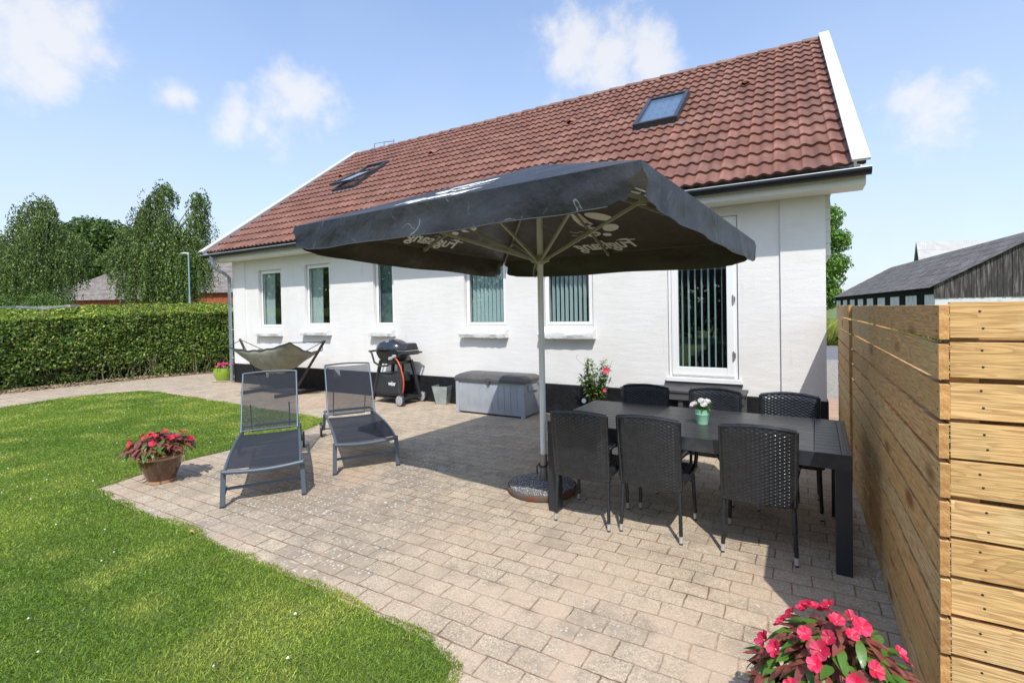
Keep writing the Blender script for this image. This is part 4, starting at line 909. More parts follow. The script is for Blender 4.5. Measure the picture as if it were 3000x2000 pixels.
# ------------------------------------------------------------ loungers
M['sling_seat'] = None
def sling(name, trans):
    m = bpy.data.materials.new(name); m.use_nodes = True; t = m.node_tree; n = t.nodes; l = t.links; b = n['Principled BSDF']; b.inputs['Base Color'].default_value = (.030, .034, .043, 1); b.inputs['Roughness'].default_value = .8; b.inputs['Specular IOR Level'].default_value = .2
    tr = n.new('ShaderNodeBsdfTransparent'); ms = n.new('ShaderNodeMixShader'); ms.inputs[0].default_value = trans; l.new(b.outputs[0], ms.inputs[1]); l.new(tr.outputs[0], ms.inputs[2]); l.new(ms.outputs[0], n['Material Output'].inputs[0])
    tc = n.new('ShaderNodeTexCoord'); w_ = n.new('ShaderNodeTexNoise'); w_.inputs['Scale'].default_value = 400; l.new(tc.outputs['Object'], w_.inputs['Vector']); bp = n.new('ShaderNodeBump'); bp.inputs['Strength'].default_value = .3; bp.inputs['Distance'].default_value = .001; l.new(w_.outputs['Fac'], bp.inputs['Height']); l.new(bp.outputs[0], b.inputs['Normal'])
    return m
sl_m = sling('sling_mesh', .31); ss_m = sling('sling_seat', .05); M['lfr'] = mat('lounger_frame', (.10, .125, .155), .42, .3)
def lounger(label):
    t = thing('sun_lounger', label, 'sun lounger', group='charcoal sun loungers'); hw_ = .298; HX = 1.30; ba = R(55); BL = .74
    def rail(x): return .33 + .02 * sin(pi * min(1, x / HX)) - .02 * max(0, 1 - x / .25)
    b = MB()
    for s in (-1, 1): b.tube([(x, s*hw_, rail(x)) for x in [i*.1 for i in range(19)]], .0145, 10)
    b.tube([(0, -hw_ - .015 + .0, rail(0)), (0, 0, rail(0)), (0, hw_ + .015, rail(0))] if 0 else [(-.004, -hw_ - .02 + (2*hw_ + .04) * i/14, rail(0) - .022 * sin(pi*i/14)) for i in range(15)], .0185, 12)
    b.tube([(1.80, -hw_, rail(1.8)), (1.80, hw_, rail(1.8))], .0165, 10); b.tube([(HX - .03, -hw_, .325), (HX - .03, hw_, .325)], .010, 8)
    b.build('frame', M['lfr'], t, smooth=60)
    b = MB()
    def P_(u, v): x = .02 + (HX - .05) * u; return Vector((x, (v - .5) * 2 * (hw_ - .012), rail(x) + .010 - .018 * sin(pi*v) * (.4 + .6*sin(pi*min(1, u*1.0)))))
    b.grid(P_, 24, 14); b.build('seat', ss_m, t, smooth=60)
    bk0 = Vector((HX + .01, 0, .355)); d_ = Vector((cos(ba), 0, sin(ba))); nrm_ = Vector((-sin(ba), 0, cos(ba)))
    def Q(u, v): p = bk0 + d_ * (BL * u); return p + Vector((0, (v - .5) * 2 * (hw_ - .028), 0)) + nrm_ * (-.02 * sin(pi*v) * (.5 + .5*u) + .01 * sin(pi*u))
    b = MB(); b.grid(lambda u, v: Q(.04 + .94*u, v), 22, 14); br_ = b.build('backrest', sl_m, t, smooth=60)
    b = MB()
    for s in (-1, 1): b.tube([bk0 + d_ * (BL * i/8) + Vector((0, s*(hw_ - .014), 0)) + nrm_ * (.01*sin(pi*i/8)) for i in range(-0, 9)], .0115, 10)
    b.tube([bk0 + d_ * BL + Vector((0, (i/12 - .5) * 2 * (hw_ - .014), 0)) + d_ * (.022 * sin(pi*i/12)) + nrm_ * (-.01*sin(pi*i/12)) for i in range(13)], .0115, 10)
    b.tube([bk0 + d_*.02 + Vector((0, -hw_ + .014, 0)), bk0 + d_*.02 + Vector((0, hw_ - .014, 0)) ], .009, 8)
    b.build('backrest_frame', M['lfr'], br_, smooth=60)
    b = MB(); b.tube([bk0 + d_*.34 + Vector((0, -.2, -.01)), (HX + .33, -.2, .30), (HX + .33, .2, .30), bk0 + d_*.34 + Vector((0, .2, -.01))], .008, 8); b.build('backrest_prop', M['lfr'], br_)
    for s in (-1, 1):
        b = MB(); b.bar((.045, s*(hw_ + .012), .32), (.012, s*(hw_ + .022), 0.012), .040, .024, upv=(1, 0, 0)); lg = b.build('leg', M['lfr'], t, bevel=.004)
        b = MB(); b.bar((.013, s*(hw_ + .022), .014), (.012, s*(hw_ + .022), 0.0), .042, .026, upv=(1, 0, 0)); b.build('foot', M['black_plastic'], lg)
        b = MB(); b.bar((1.66, s*(hw_ + .005), .32), (1.76, s*(hw_ + .02), .09), .04, .022, upv=(1, 0, 0)); b.build('leg', M['lfr'], t, bevel=.004)
        b = MB(); prof = [(.0, -.012), (.03, -.014), (.075, -.008), (.095, -.012), (.098, 0), (.095, .012), (.075, .008), (.03, .014), (0, .012)]
        b.lathe(prof, n=24); mt_ = Matrix.Translation((1.78, s*(hw_ + .05), .098)) @ Matrix.Rotation(pi/2, 4, 'X'); b.v = [tuple(mt_ @ Vector(p)) for p in b.v]; b.build('wheel', M['black_plastic'], t, smooth=40)
    b = MB(); b.bar((.13, -hw_ - .005, .125), (.13, hw_ + .005, .125), .05, .016, upv=(0, .0, 1)); b.bar((.02, -hw_ - .005, .115), (.16, -hw_ - .005, .125), .012, .035); b.bar((.02, hw_ + .005, .115), (.16, hw_ + .005, .125), .012, .035); b.build('crossbar', M['lfr'], t, bevel=.003)
    b = MB(); b.box((1.76, -hw_ - .04, .092), (1.80, hw_ + .04, .104)); b.build('axle', M['lfr'], t)
    return t
l0 = lounger('charcoal mesh sun lounger standing nearer the camera, beside the brown flower pot')
l1 = copy_tree(l0); l1['label'] = 'charcoal mesh sun lounger half in parasol shadow, further back toward the barbecue'
yw = atan2(.575, -.818)
l0.location = (-4.135, 2.575, 0); l0.rotation_euler = (0, 0, yw); l1.location = (-3.965, 3.60, 0); l1.rotation_euler = (0, 0, yw + .01)
tg = MB(); tg.box((0, 0, 0), (.09, .12, .001))
for c_ in [x for x in COL.objects if x.parent == l1 and x.name.startswith('backrest')]:
    b = MB(); d_ = Vector((cos(R(55)), 0, sin(R(55)))); n_ = Vector((-sin(R(55)), 0, cos(R(55)))); o_ = Vector((1.31, 0, .355)) + d_ * .56 - n_ * .008
    b.add([o_ + Vector((0, .10, 0)), o_ + Vector((0, .18, 0)), o_ + Vector((0, .18, 0)) + d_ * .12, o_ + Vector((0, .10, 0)) + d_ * .12], [(0, 1, 2, 3)]); b.build('care_patch', mat('patch', (.10, .12, .13), .8), c_)
# ------------------------------------------------------------ vegetation helpers
M['leaf'] = mat('leaf', (1, 1, 1), .5, spec=.4, attr='tint', tlu=.3)
M['bark'] = mat('bark', (.16, .13, .10), .9, var=((.30, .28, .24), 3, .45, .65), bump=(20, .6, .02))
M['birch_bark'] = mat('birch_bark', (.45, .43, .40), .8, var=((.08, .07, .06), 5, .55, .65))
def leaf_cloud(name, P, size, cols, parent=None, out=None, droop=0., asp=.55, rng_=None, m=None, mid=True):
    """P (n,3) centres; rhombic leaves folded along the midrib"""
    r = rng_ or np.random.default_rng(1); n = len(P); s = size * r.uniform(.65, 1.3, n)
    a = r.normal(0, 1, (n, 3)); 
    if out is not None: a = a * .9 + out * 1.0
    if droop: 
        d = r.normal(0, .35, (n, 3)); d[:, 2] -= droop; d /= np.linalg.norm(d, axis=1, keepdims=True)
    else:
        d = r.normal(0, 1, (n, 3)); 
        if out is not None: d = d - out * np.sum(d * out, 1, keepdims=True) * .6; d[:, 2] -= .3
        d /= np.linalg.norm(d, axis=1, keepdims=True)
    w_ = np.cross(a, d); w_ /= (np.linalg.norm(w_, axis=1, keepdims=True) + 1e-9)
    nn = np.cross(d, w_)
    S = s[:, None]
    V = np.empty((n, 4, 3), np.float32)
    V[:, 0] = P - d * S * .5; V[:, 1] = P + w_ * S * asp * .5 + nn * S * .08; V[:, 2] = P + d * S * .55; V[:, 3] = P - w_ * S * asp * .5 + nn * S * .08
    F = np.arange(n * 4).reshape(n, 4)
    C = np.ones((n, 4, 4), np.float32); C[:, :, :3] = cols[:, None, :]
    return fast_mesh(name, V.reshape(-1, 3), F, m or M['leaf'], parent, colors=C.reshape(-1, 4))
def palette(r, n, cs, ps, j=.2):
    cs = np.array(cs); i = r.choice(len(cs), n, p=ps); return cs[i] * r.uniform(1 - j, 1 + j, (n, 1))
# ------------------------------------------------------------ hedge
hb_ = [(-3.0, -16.35), (3.8, -16.3), (5.2, -16.32), (6.4, -16.0), (8.0, -15.1), (10, -14.6), (14, -14.2)]
HYS = [q[0] for q in hb_]; HXS = [q[1] for q in hb_]
def hfront(y): return np.interp(y, HYS, HXS)
def htop(y): return np.interp(y, [-3, 3.8, 6, 9, 14], [1.55, 1.64, 1.73, 1.78, 1.8])
hedge = thing('hedge', 'long clipped green leafy hedge on the left with bare stems near the ground', 'hedge', (-16, 5, 0))
r = np.random.default_rng(11)
def hed(n):
    y = r.uniform(-2.5, 13, n); u = r.random(n); part = r.random(n) < .52
    top = htop(y) + .06 * (vnoise(y, u * 3, 1.5, 21) - .5); fr = hfront(y)
    # front
    z = u**.85 * top; bulge = .22 * (vnoise(y, z, 2.2, 22) - .5) + .10 * (vnoise(y, z, 6, 23) - .5); dep = r.exponential(.10, n)
    xf = fr + .02 - .10 * (z / 1.7)**3 + bulge - dep
    thin = (z < .42) & (r.random(n) < .62) & (vnoise(y, z, 1.7, 25) > .35)
    # top, rising away
    q = r.random(n); xt = fr - .08 - 2.3 * q; zt_ = top + .33 * q**.8 - r.exponential(.03, n) + .05 * (vnoise(y, xt, 4, 24) - .5)
    X = np.where(part, xf, xt); Z = np.where(part, z, zt_); P = np.stack([X + 16, y - 5, Z], 1)
    out = np.where(part[:, None], np.array([[1., 0, .35]]), np.array([[.2, 0, 1.]]))
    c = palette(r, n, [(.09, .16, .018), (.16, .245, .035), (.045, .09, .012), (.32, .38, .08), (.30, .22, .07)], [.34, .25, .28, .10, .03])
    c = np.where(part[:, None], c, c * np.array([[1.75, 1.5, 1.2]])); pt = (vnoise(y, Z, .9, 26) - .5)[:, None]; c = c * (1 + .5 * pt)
    k = ~(thin & part); return P[k], out[k], c[k]
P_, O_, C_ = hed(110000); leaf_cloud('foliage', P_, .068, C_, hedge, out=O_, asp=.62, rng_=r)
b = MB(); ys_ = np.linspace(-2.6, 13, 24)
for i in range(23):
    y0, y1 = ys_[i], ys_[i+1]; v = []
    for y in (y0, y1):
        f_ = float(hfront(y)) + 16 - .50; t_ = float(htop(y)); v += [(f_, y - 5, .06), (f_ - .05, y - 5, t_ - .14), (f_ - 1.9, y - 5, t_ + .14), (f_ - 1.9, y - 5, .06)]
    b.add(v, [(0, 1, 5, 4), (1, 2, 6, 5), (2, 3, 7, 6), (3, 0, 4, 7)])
b.build('dark_core', mat('dark_core', (.012, .014, .006), .95, var=((.03, .028, .014), 6, .5, .7)), hedge)  # solid core inside the leaves, coloured near black as inner shade
b = MB(); rr = random.Random(6)
for i in range(150):
    y = rr.uniform(2.2, 9); x = float(hfront(y)) + rr.uniform(-.30, -.02); pts = [(x + 16, y - 5, 0)]
    for k in range(4): pts.append((pts[-1][0] + rr.uniform(-.05, .05), pts[-1][1] + rr.uniform(-.09, .09), pts[-1][2] + rr.uniform(.12, .2)))
    r0 = rr.uniform(.007, .02); b.tube(pts, [r0, r0*.9, r0*.75, r0*.6, r0*.4], 5)
b.build('stems', mat('hedge_stem', (.20, .15, .10), .85, var=((.42, .36, .26), 9, .5, .7)), hedge)
# ------------------------------------------------------------ trees
def weeping(name, label, base, lobes, nstr, seed, trunk_h, grp='weeping birches behind the hedge'):
    t = thing(name, label, 'tree', base, 0, grp); r = np.random.default_rng(seed); L = np.array(lobes, float)
    vol = L[:, 3] * L[:, 4]; idx = r.choice(len(L), nstr, p=vol / vol.sum()); q = L[idx]
    # start of every hanging strand: on the upper shell of a lobe
    a = r.uniform(0, 2*pi, nstr); ph = np.arccos(r.uniform(-.25, 1, nstr)); rr_ = np.where(r.random(nstr) < .14, r.uniform(1, 1.38, nstr), r.uniform(.5, 1.03, nstr))
    S = np.stack([q[:, 0] + q[:, 3] * rr_ * np.sin(ph) * np.cos(a), q[:, 1] + q[:, 3] * rr_ * np.sin(ph) * np.sin(a), q[:, 2] + q[:, 4] * rr_ * np.cos(ph)], 1)
    ln = r.uniform(.5, 1, nstr) * q[:, 5]; npl = 36
    tt = np.tile(np.linspace(0, 1, npl), (nstr, 1)) + r.uniform(-.02, .02, (nstr, npl)); ox = r.normal(0, .16, (nstr, 1)); oy = r.normal(0, .16, (nstr, 1))
    outx = np.cos(a)[:, None] * .35; outy = np.sin(a)[:, None] * .35; sp = np.minimum(1, tt * 2.2)
    X = S[:, 0:1] + (outx + ox) * sp + r.normal(0, .075, (nstr, npl)); Y = S[:, 1:2] + (outy + oy) * sp + r.normal(0, .075, (nstr, npl)); Z = S[:, 2:3] - ln[:, None] * tt**1.15 + .12 * np.sin(sp * pi)
    P = np.stack([X.ravel(), Y.ravel(), Z.ravel()], 1); k = P[:, 2] > .9; P = P[k]
    n = len(P); c = palette(r, n, [(.105, .165, .036), (.16, .23, .050), (.050, .085, .022), (.27, .34, .10)], [.36, .28, .26, .10])
    st = np.repeat(r.uniform(.55, 1.45, nstr), npl)[k][:, None]; leaf_cloud('crown', P, .15, c * st, t, droop=.9, asp=.62, rng_=r)
    b = MB(); rr = random.Random(seed); H_ = trunk_h
    tr = [(0, 0, 0), (.1, .05, H_*.3), (-.05, .1, H_*.6), (.1, 0, H_*.9)]; b.tube(tr, [.24, .19, .13, .05], 9)
    for l_ in lobes:
        z0 = rr.uniform(.25, .6) * H_; top = Vector((l_[0], l_[1], l_[2] + l_[4]*.6)); p0 = Vector((0, 0, z0)); m_ = p0.lerp(top, .5) + Vector((rr.uniform(-.3, .3), rr.uniform(-.3, .3), .5)); b.tube([p0, m_, top], [.09, .06, .02], 6)
    b.build('trunk', M['birch_bark'], t, smooth=60)
    return t
def cb(px_off, base, fw=(-.494, .869)):   # lateral offset (m, right in view) and depth -> local xy
    rt = (.869, .494); return (rt[0]*px_off[0] + fw[0]*px_off[1], rt[1]*px_off[0] + fw[1]*px_off[1])
def lob(l): return [(*cb((x, d), None), z, rx, rz, hang) for x, d, z, rx, rz, hang in l]
# (lateral, depth, z, radius, vertical radius, hang length)
weeping('weeping_birch', 'broad weeping birch at the far left behind the hedge', (-56.7, 16.1, 0), lob([(-.4, 0, 10.0, 1.2, 2.0, 3.0), (.2, -.3, 11.3, .6, 1.0, 1.5), (.9, -.4, 9.3, 1.1, 1.3, 3.0), (1.9, .5, 8.4, .9, 1.2, 3.0), (-1.5, .3, 8.6, 1.4, 1.5, 3.8), (-2.8, -.2, 7.4, 1.3, 1.6, 4.2), (-3.2, .8, 6.0, 1.2, 1.2, 3.2), (2.0, -.3, 6.6, 1.1, 1.4, 2.6), (.2, -.9, 7.0, 1.8, 1.6, 4.2), (-1.6, -.9, 5.6, 1.7, 1.5, 3.8), (1.0, -1.0, 5.0, 1.7, 1.4, 3.2), (-4.6, 1, 5.6, 1.3, 1.6, 4.0), (-5.6, .5, 4.6, 1.2, 1.6, 3.4), (-2.4, -.6, 3.6, 1.5, 1.2, 2.0)]), 1800, 3, 10.0)
weeping('weeping_birch', 'tall weeping birch with two upright tops, nearest the house', (-43.4, 19.0, 0), lob([(-.2, 0, 9.6, .9, 1.7, 3.0), (.35, .2, 11.3, .45, .9, 1.4), (-1.0, .2, 8.9, .7, 1.2, 2.4), (-2.0, -.1, 7.6, 1.0, 1.2, 3.0), (-2.9, .3, 6.9, .9, 1.0, 1.6), (-3.6, 0, 6.3, .5, .7, .9), (.8, -.2, 8.2, 1.1, 1.2, 3.6), (1.9, .2, 7.7, .9, 1.0, 3.6), (2.9, .3, 9.0, .55, 1.9, 2.4), (3.1, .3, 10.9, .30, .8, 1.2), (2.9, 0, 6.4, .9, 1.3, 3.6), (-1.3, -.7, 6.4, 1.2, 1.3, 2.6), (.4, -.8, 6.4, 1.6, 1.5, 4.0), (2.0, -.6, 5.4, 1.2, 1.3, 3.4), (-.4, -.8, 4.4, 1.4, 1.1, 2.6), (1.2, -.4, 3.8, 1.2, 1.0, 2.2)]), 1800, 4, 10.4)
def broadleaf(name, label, base, lobes, n, seed, size, cols, ps, trunk_h, grp=None, trk=.28):
    t = thing(name, label, 'tree', base, 0, grp); r = np.random.default_rng(seed); L = np.array(lobes, float); wt = L[:, 3]**2; idx = r.choice(len(L), n, p=wt / wt.sum()); q = L[idx]
    d = r.normal(0, 1, (n, 3)); d /= np.linalg.norm(d, axis=1, keepdims=True); rad = q[:, 3] * (r.random(n)**.28); az = np.arctan2(d[:, 1], d[:, 0]); el = np.arcsin(d[:, 2])
    rad = rad * (.80 + .42 * vnoise(az * 2 + q[:, 0] * 7, el * 2 + q[:, 2] * 5, 1.6, seed + 50)); P = q[:, :3] + d * rad[:, None] * np.array([[1, 1, .82]])
    P[:, 2] = np.maximum(P[:, 2], .15); c = palette(r, n, cols, ps); cl = vnoise(P[:, 0] * 3, P[:, 2] * 3 + P[:, 1], .8, seed + 9)[:, None]; leaf_cloud('crown', P, size, c * (.75 + .5 * cl), t, out=d, rng_=r, asp=.6)
    b = MB(); rr = random.Random(seed); b.tube([(0, 0, 0), (.08, .05, trunk_h*.4), (0, 0, trunk_h)], [trk, trk*.8, trk*.3], 9)
    for l_ in lobes: b.tube([Vector((0, 0, rr.uniform(.3, .7) * trunk_h)), Vector((l_[0]*.5, l_[1]*.5, l_[2]*.75)), Vector(l_[:3])], [trk*.45, trk*.3, trk*.1], 6)
    b.build('trunk', M['bark'], t, smooth=60); return t
GC = [(.08, .17, .018), (.13, .24, .028), (.04, .09, .012), (.22, .34, .05)]; GP = [.36, .28, .22, .14]
def lobb(l): return [(*cb((x, d), None), z, rx) for x, d, z, rx in l]
broadleaf('oak_tree', 'dark round leafy tree between the two weeping birches', (-88, 30.5, 0), lobb([(-3.5, 0, 12.5, 3.4), (-1.0, .5, 13.6, 3.2), (2.0, 0, 13.2, 3.2), (4.4, .3, 12.2, 2.8), (0, -1.5, 10.0, 4.2), (4.5, -1, 8.6, 3.2), (-5, -1, 9.0, 3.4), (7.0, 0, 12.8, 1.8)]), 30000, 21, .42, [(.045, .095, .012), (.075, .14, .018), (.022, .05, .008), (.13, .21, .03)], GP, 11)
broadleaf('ash_tree', 'small tree top showing between birch and house roof', (-64.0, 33.5, 0), lobb([(0, 0, 9.2, 2.0), (2.2, .3, 9.6, 1.7), (-2.0, 0, 8.0, 1.9), (3.6, 0, 8.4, 1.6), (1, -.5, 6.8, 2.2), (4.6, .2, 9.4, 1.1)]), 14000, 22, .26, GC, GP, 8)
broadleaf('elder_bush', 'bright green bush under the far left birch', (-52.5, 14.9, 0), lobb([(0, 0, 3.0, 1.1), (1.0, .2, 2.6, 1.0), (-1.2, .1, 2.5, 1.1), (-2.6, 0, 2.8, 1.2), (-4.0, 0, 3.0, 1.4)]), 9000, 24, .13, [(.10, .18, .03), (.15, .23, .045), (.07, .13, .02)], [.4, .3, .3], 2.4, trk=.1)
broadleaf('lime_tree', 'leafy green tree rising behind the right corner of the house', (1.9, 67.0, 0), [(x * 1.9, y * 1.9, 1.65 + (z - 1.65) * 1.9, r_ * 1.9) for x, y, z, r_ in [(-.3, 0, 8.6, 1.0), (.45, .1, 7.0, 1.0), (.95, .1, 5.6, .9), (.1, 0, 6.0, 1.1), (.75, 0, 4.1, 1.0), (.1, 0, 3.2, 1.2), (.45, 0, 2.2, 1.0), (-.6, .3, 7.2, 1.2), (-1.4, .4, 4.5, 1.6)]], 26000, 25, .30, [(.10, .22, .022), (.16, .30, .035), (.05, .12, .014), (.26, .40, .06)], GP, 13)
# behind the camera: what the window panes mirror
broadleaf('conifer_screen', 'dense dark evergreen screen across the garden, mirrored in the glass door', (-3.5, -13.5, 0), [(x, 0, z, 1.9) for x in (-4, -1.8, .6, 3, 5.4) for z in (1.6, 4.2)], 9000, 26, .35, [(.03, .06, .014), (.045, .085, .02)], [.5, .5], 4)
broadleaf('unseen_tree_row', 'unseen trees added across the lawn to dim reflections in the small windows', (-38, -20, 0), [(x, 0, z, 2.6) for x in range(-14, 16, 4) for z in (2.0, 5.0)], 12000, 27, .5, GC, GP, 5)  # added out of view to reduce sky glare in the small panes
# ------------------------------------------------------------ far buildings
def corrug(name, P0, P1, P2, P3, pitch, amp, m, parent, course=None):
    """sheet P0-P1 along eave, P3-P2 along ridge"""
    P0, P1, P2, P3 = map(Vector, (P0, P1, P2, P3)); n = int((P1 - P0).length / pitch * 6); n = min(n, 1500); nrm_ = (P1 - P0).cross(P3 - P0).normalized(); b = MB(); per = (P1 - P0).length / pitch; cc = course or 1
    for c in range(cc):
        def f(u, v): t_ = (c + v * 1.02) / cc; return P0.lerp(P1, u).lerp(P3.lerp(P2, u), min(t_, 1)) + nrm_ * (amp * sin(u * per * 2 * pi) + (.02 * (1 - v) if cc > 1 else 0))
        b.grid(f, n, 1)
    return b.build(name, m, parent, smooth=60)
M['brick'] = mat('red_brick', (.36, .095, .045), .85, var=((.26, .06, .03), 3, .4, .7), bump=(20, .4, .01))
M['eternit'] = mat('old_fibre_cement', (.19, .165, .145), .9, var=((.30, .27, .24), 2.2, .45, .65), var2=((.11, .09, .07), 7, .52, .7), bump=(6, .6, .05))
M['eternit_dark'] = mat('mossy_dark_roof', (.085, .078, .075), .85, var=((.22, .205, .195), 1.6, .46, .66, (1, 3, 1)), var2=((.45, .44, .42), 9, .66, .74), bump=(9, .5, .03))
M['board_dark'] = mat('weathered_black_boards', (.038, .034, .032), .9, var=((.20, .175, .16), 3, .48, .72, (4, 4, .35)), bump=(8, .8, .02))
M['whitewash'] = mat('whitewash', (.62, .62, .61), .9, var=((.42, .42, .42), 2, .5, .7), bump=(6, .5, .03))
def gabled(name, label, e0, e1, r0, r1, depth_dir, eave_z, mats_, cat='farmhouse', pitch=.18, overhang=.4, grp=None, courses=4):
    """e0,e1 eave ends (near side), r0,r1 ridge ends; the far slope mirrors the near one"""
    e0, e1, r0, r1 = map(Vector, (e0, e1, r0, r1)); t = thing(name, label, cat, ((e0.x + e1.x)/2, (e0.y + e1.y)/2, 0), 0, grp); o = Vector((t.location.x, t.location.y, 0))
    e0, e1, r0, r1 = e0 - o, e1 - o, r0 - o, r1 - o; hv = ((r0 - e0) + (r1 - e1)) / 2; hv.z = 0; f0 = e0 + hv * 2 + Vector((0, 0, e0.z - e0.z)); f1 = e1 + hv * 2; f0.z, f1.z = e0.z, e1.z
    rf_ = corrug('roof', e0, e1, r1, r0, pitch, .025, mats_[0], t, courses); corrug('roof', f1, f0, r0, r1, pitch, .025, mats_[0], t, 1)
    ax = (e1 - e0).normalized(); dv = hv.normalized(); a0 = e0 + dv * overhang + ax * overhang; a1 = e1 + dv * overhang - ax * overhang; b0 = f0 - dv * overhang + ax * overhang; b1 = f1 - dv * overhang - ax * overhang
    sl_ = (r0.z - e0.z) / hv.length; zt_ = e0.z + overhang * sl_ - .06; b = MB(); v = []
    for p in (a0, a1, b1, b0): v += [(p.x, p.y, 0), (p.x, p.y, zt_)]
    b.add(v, [(0, 2, 3, 1), (2, 4, 5, 3), (4, 6, 7, 5), (6, 0, 1, 7)]); 
    for p, q, rr_ in ((a0, b0, r0 + ax * overhang), (a1, b1, r1 - ax * overhang)): b.add([(p.x, p.y, zt_), (q.x, q.y, zt_), (rr_.x, rr_.y, rr_.z - .08)], [(0, 1, 2)])
    b.build('wall', mats_[1], t); return t, (a0, a1, ax, dv, zt_, r0, r1, b0, b1)
# brick farmhouses on the left
t, q = gabled('farmhouse', 'low red brick farmhouse with a hipped grey roof, between the two birches', (-75.0, 20.7, 3.75), (-60.5, 28.9, 3.75), (-74.6, 27.6, 7.55), (-66.6, 32.1, 7.55), 0, 3.75, (M['eternit'], M['brick']), courses=6)
a0, a1, ax, dv, zt_, *_ = q
for k in range(9):
    p = a0 + ax * (3.5 + k * 1.15); b = MB(); x_ = Matrix(((ax.x, dv.x, 0, p.x), (ax.y, dv.y, 0, p.y), (0, 0, 1, 0), (0, 0, 0, 1))); b.box((0, -.05, 2.2), (.6, .02, 2.95), 0, x_); b.build('window', M['black_plastic'], t)
b = MB(); p = Vector((-66.9, 31.6, 0)) - Vector(t.location); b.box((p.x - .4, p.y - .4, 6.6), (p.x + .4, p.y + .4, 8.3)); b.build('chimney', mat('grey_chimney', (.3, .29, .28), .9), t)
t2, q = gabled('farmhouse', 'red brick farmhouse wing with mossy roof directly behind the house corner', (-55.8, 25.9, 4.1), (-44.5, 32.6, 4.1), (-59.2, 29.8, 7.75), (-47.9, 36.5, 7.75), 0, 4.1, (M['eternit'], M['brick']), courses=6)
# black barn on the right
bt, q = gabled('barn', 'long low black timber barn with lichened dark roof, right of the house', (3.16, 61.6, 2.45), (5.85, 32.0, 2.45), (8.3, 62.2, 5.42), (11.1, 32.65, 5.42), 0, 2.45, (M['eternit_dark'], M['whitewash']), 'barn', .18, .28, courses=7)
a0, a1, ax, dv, zt_, r0, r1, b0, b1 = q
b = MB(); gdir = (b1 - a1); gl_ = gdir.length; gdir.normalize(); nout = ax; x = -.05; rr = random.Random(5); hl_ = gl_ / 2; slope = (r1.z - zt_) / hl_
while x < gl_:
    w_ = rr.uniform(.17, .24); x1 = min(x + w_ - .018, gl_ + .05); zz = lambda q_: zt_ + (slope * min(max(q_, 0), gl_ - max(q_, 0)) if 1 else 0) - .03
    pr = rr.uniform(.03, .06); p = lambda q_, z, d: (a1.x + gdir.x*q_ + nout.x*d, a1.y + gdir.y*q_ + nout.y*d, z); zb = 1.92
    b.add([p(x, zb, pr), p(x1, zb, pr), p(x1, max(zz(x1), zb + .02), pr), p(x, max(zz(x), zb + .02), pr), p(x, zb, 0), p(x1, zb, 0), p(x1, max(zz(x1), zb + .02), 0), p(x, max(zz(x), zb + .02), 0)], [(0,1,2,3), (0,3,7,4), (1,5,6,2), (3,2,6,7), (0,4,5,1)]); x += w_
b.build('gable_boards', M['board_dark'], bt)
b = MB(); L_ = (a1 - a0).length; nf = -dv; x_ = lambda s0, s1, z0_, z1_, d: [(a1.x - ax.x*s + nf.x*dd, a1.y - ax.y*s + nf.y*dd, z) for dd in (0, d) for s, z in ((s0, z0_), (s1, z0_), (s1, z1_), (s0, z1_))]
s = 1.6
while s < L_ - 1:   # dark openings between white piers
    b.add(x_(s, s + 1.2, 1.0, 2.52, .03), [(4,5,6,7), (0,1,5,4), (1,2,6,5), (2,3,7,6), (3,0,4,7)]); s += 3.4
b.add(x_(0, L_, 2.12, 2.62, .05), [(4,5,6,7), (0,1,5,4), (1,2,6,5), (2,3,7,6), (3,0,4,7)])  # full-length dark band, paints the shade under the eave overhang
b.build('opening_and_eave_shade', mat('dark_opening_shade', (.012, .012, .012), .95, spec=.1), bt)
gabled('machine_shed', 'pale corrugated roof of a shed behind the black barn', (15.2, 88.6, 5.6), (39.0, 102.2, 5.6), (15.3, 92.4, 10.9), (39.1, 106.0, 10.9), 0, 5.6, (mat('pale_corrugated', (.46, .45, .43), .8, var=((.38, .37, .35), 1, .4, .7)), M['board_dark']), 'shed', .35, .3, courses=4)
nt_, q = gabled('neighbour_house', 'neighbouring house across the garden, mirrored in the window panes', (-10.0, -10, 2.3), (-10.0, -19, 2.3), (-13.2, -10, 5.4), (-13.2, -19, 5.4), 0, 2.3, (M['eternit_dark'], M['board_dark']), 'house', .2, .1, courses=1)
# ------------------------------------------------------------ street lamp
lp = thing('street_lamp', 'slim pale blue street lamp pole in front of the weeping birch', 'street lamp', (-38.2, 18.6, 0))
b = MB(); b.tube([(0, 0, 0), (0, 0, 3.1)], .062, 12); b.tube([(0, 0, 3.1), (0, 0, 6.15)], .045, 12); b.build('pole', mat('lamp_pole', (.28, .40, .46), .5, .3), lp, smooth=50)
b = MB(); b.grid(lambda u, v: (-.62 + .80*u, (v - .5) * .26 * sin(pi*min(1, .15 + u)), 6.22 + .09 * sin(pi*v) * sin(pi*min(.98, .1 + u))), 10, 6); b.grid(lambda u, v: (-.62 + .80*u, (v - .5) * .26 * sin(pi*min(1, .15 + u)), 6.19 - .02 * sin(pi*v)), 10, 6); b.tube([(0, 0, 6.12), (-.1, 0, 6.2)], .04, 8)
lh = b.build('lamp_head', mat('lamp_head', (.62, .64, .66), .4, .2), lp, smooth=50); lh.rotation_euler = (0, 0, R(25))
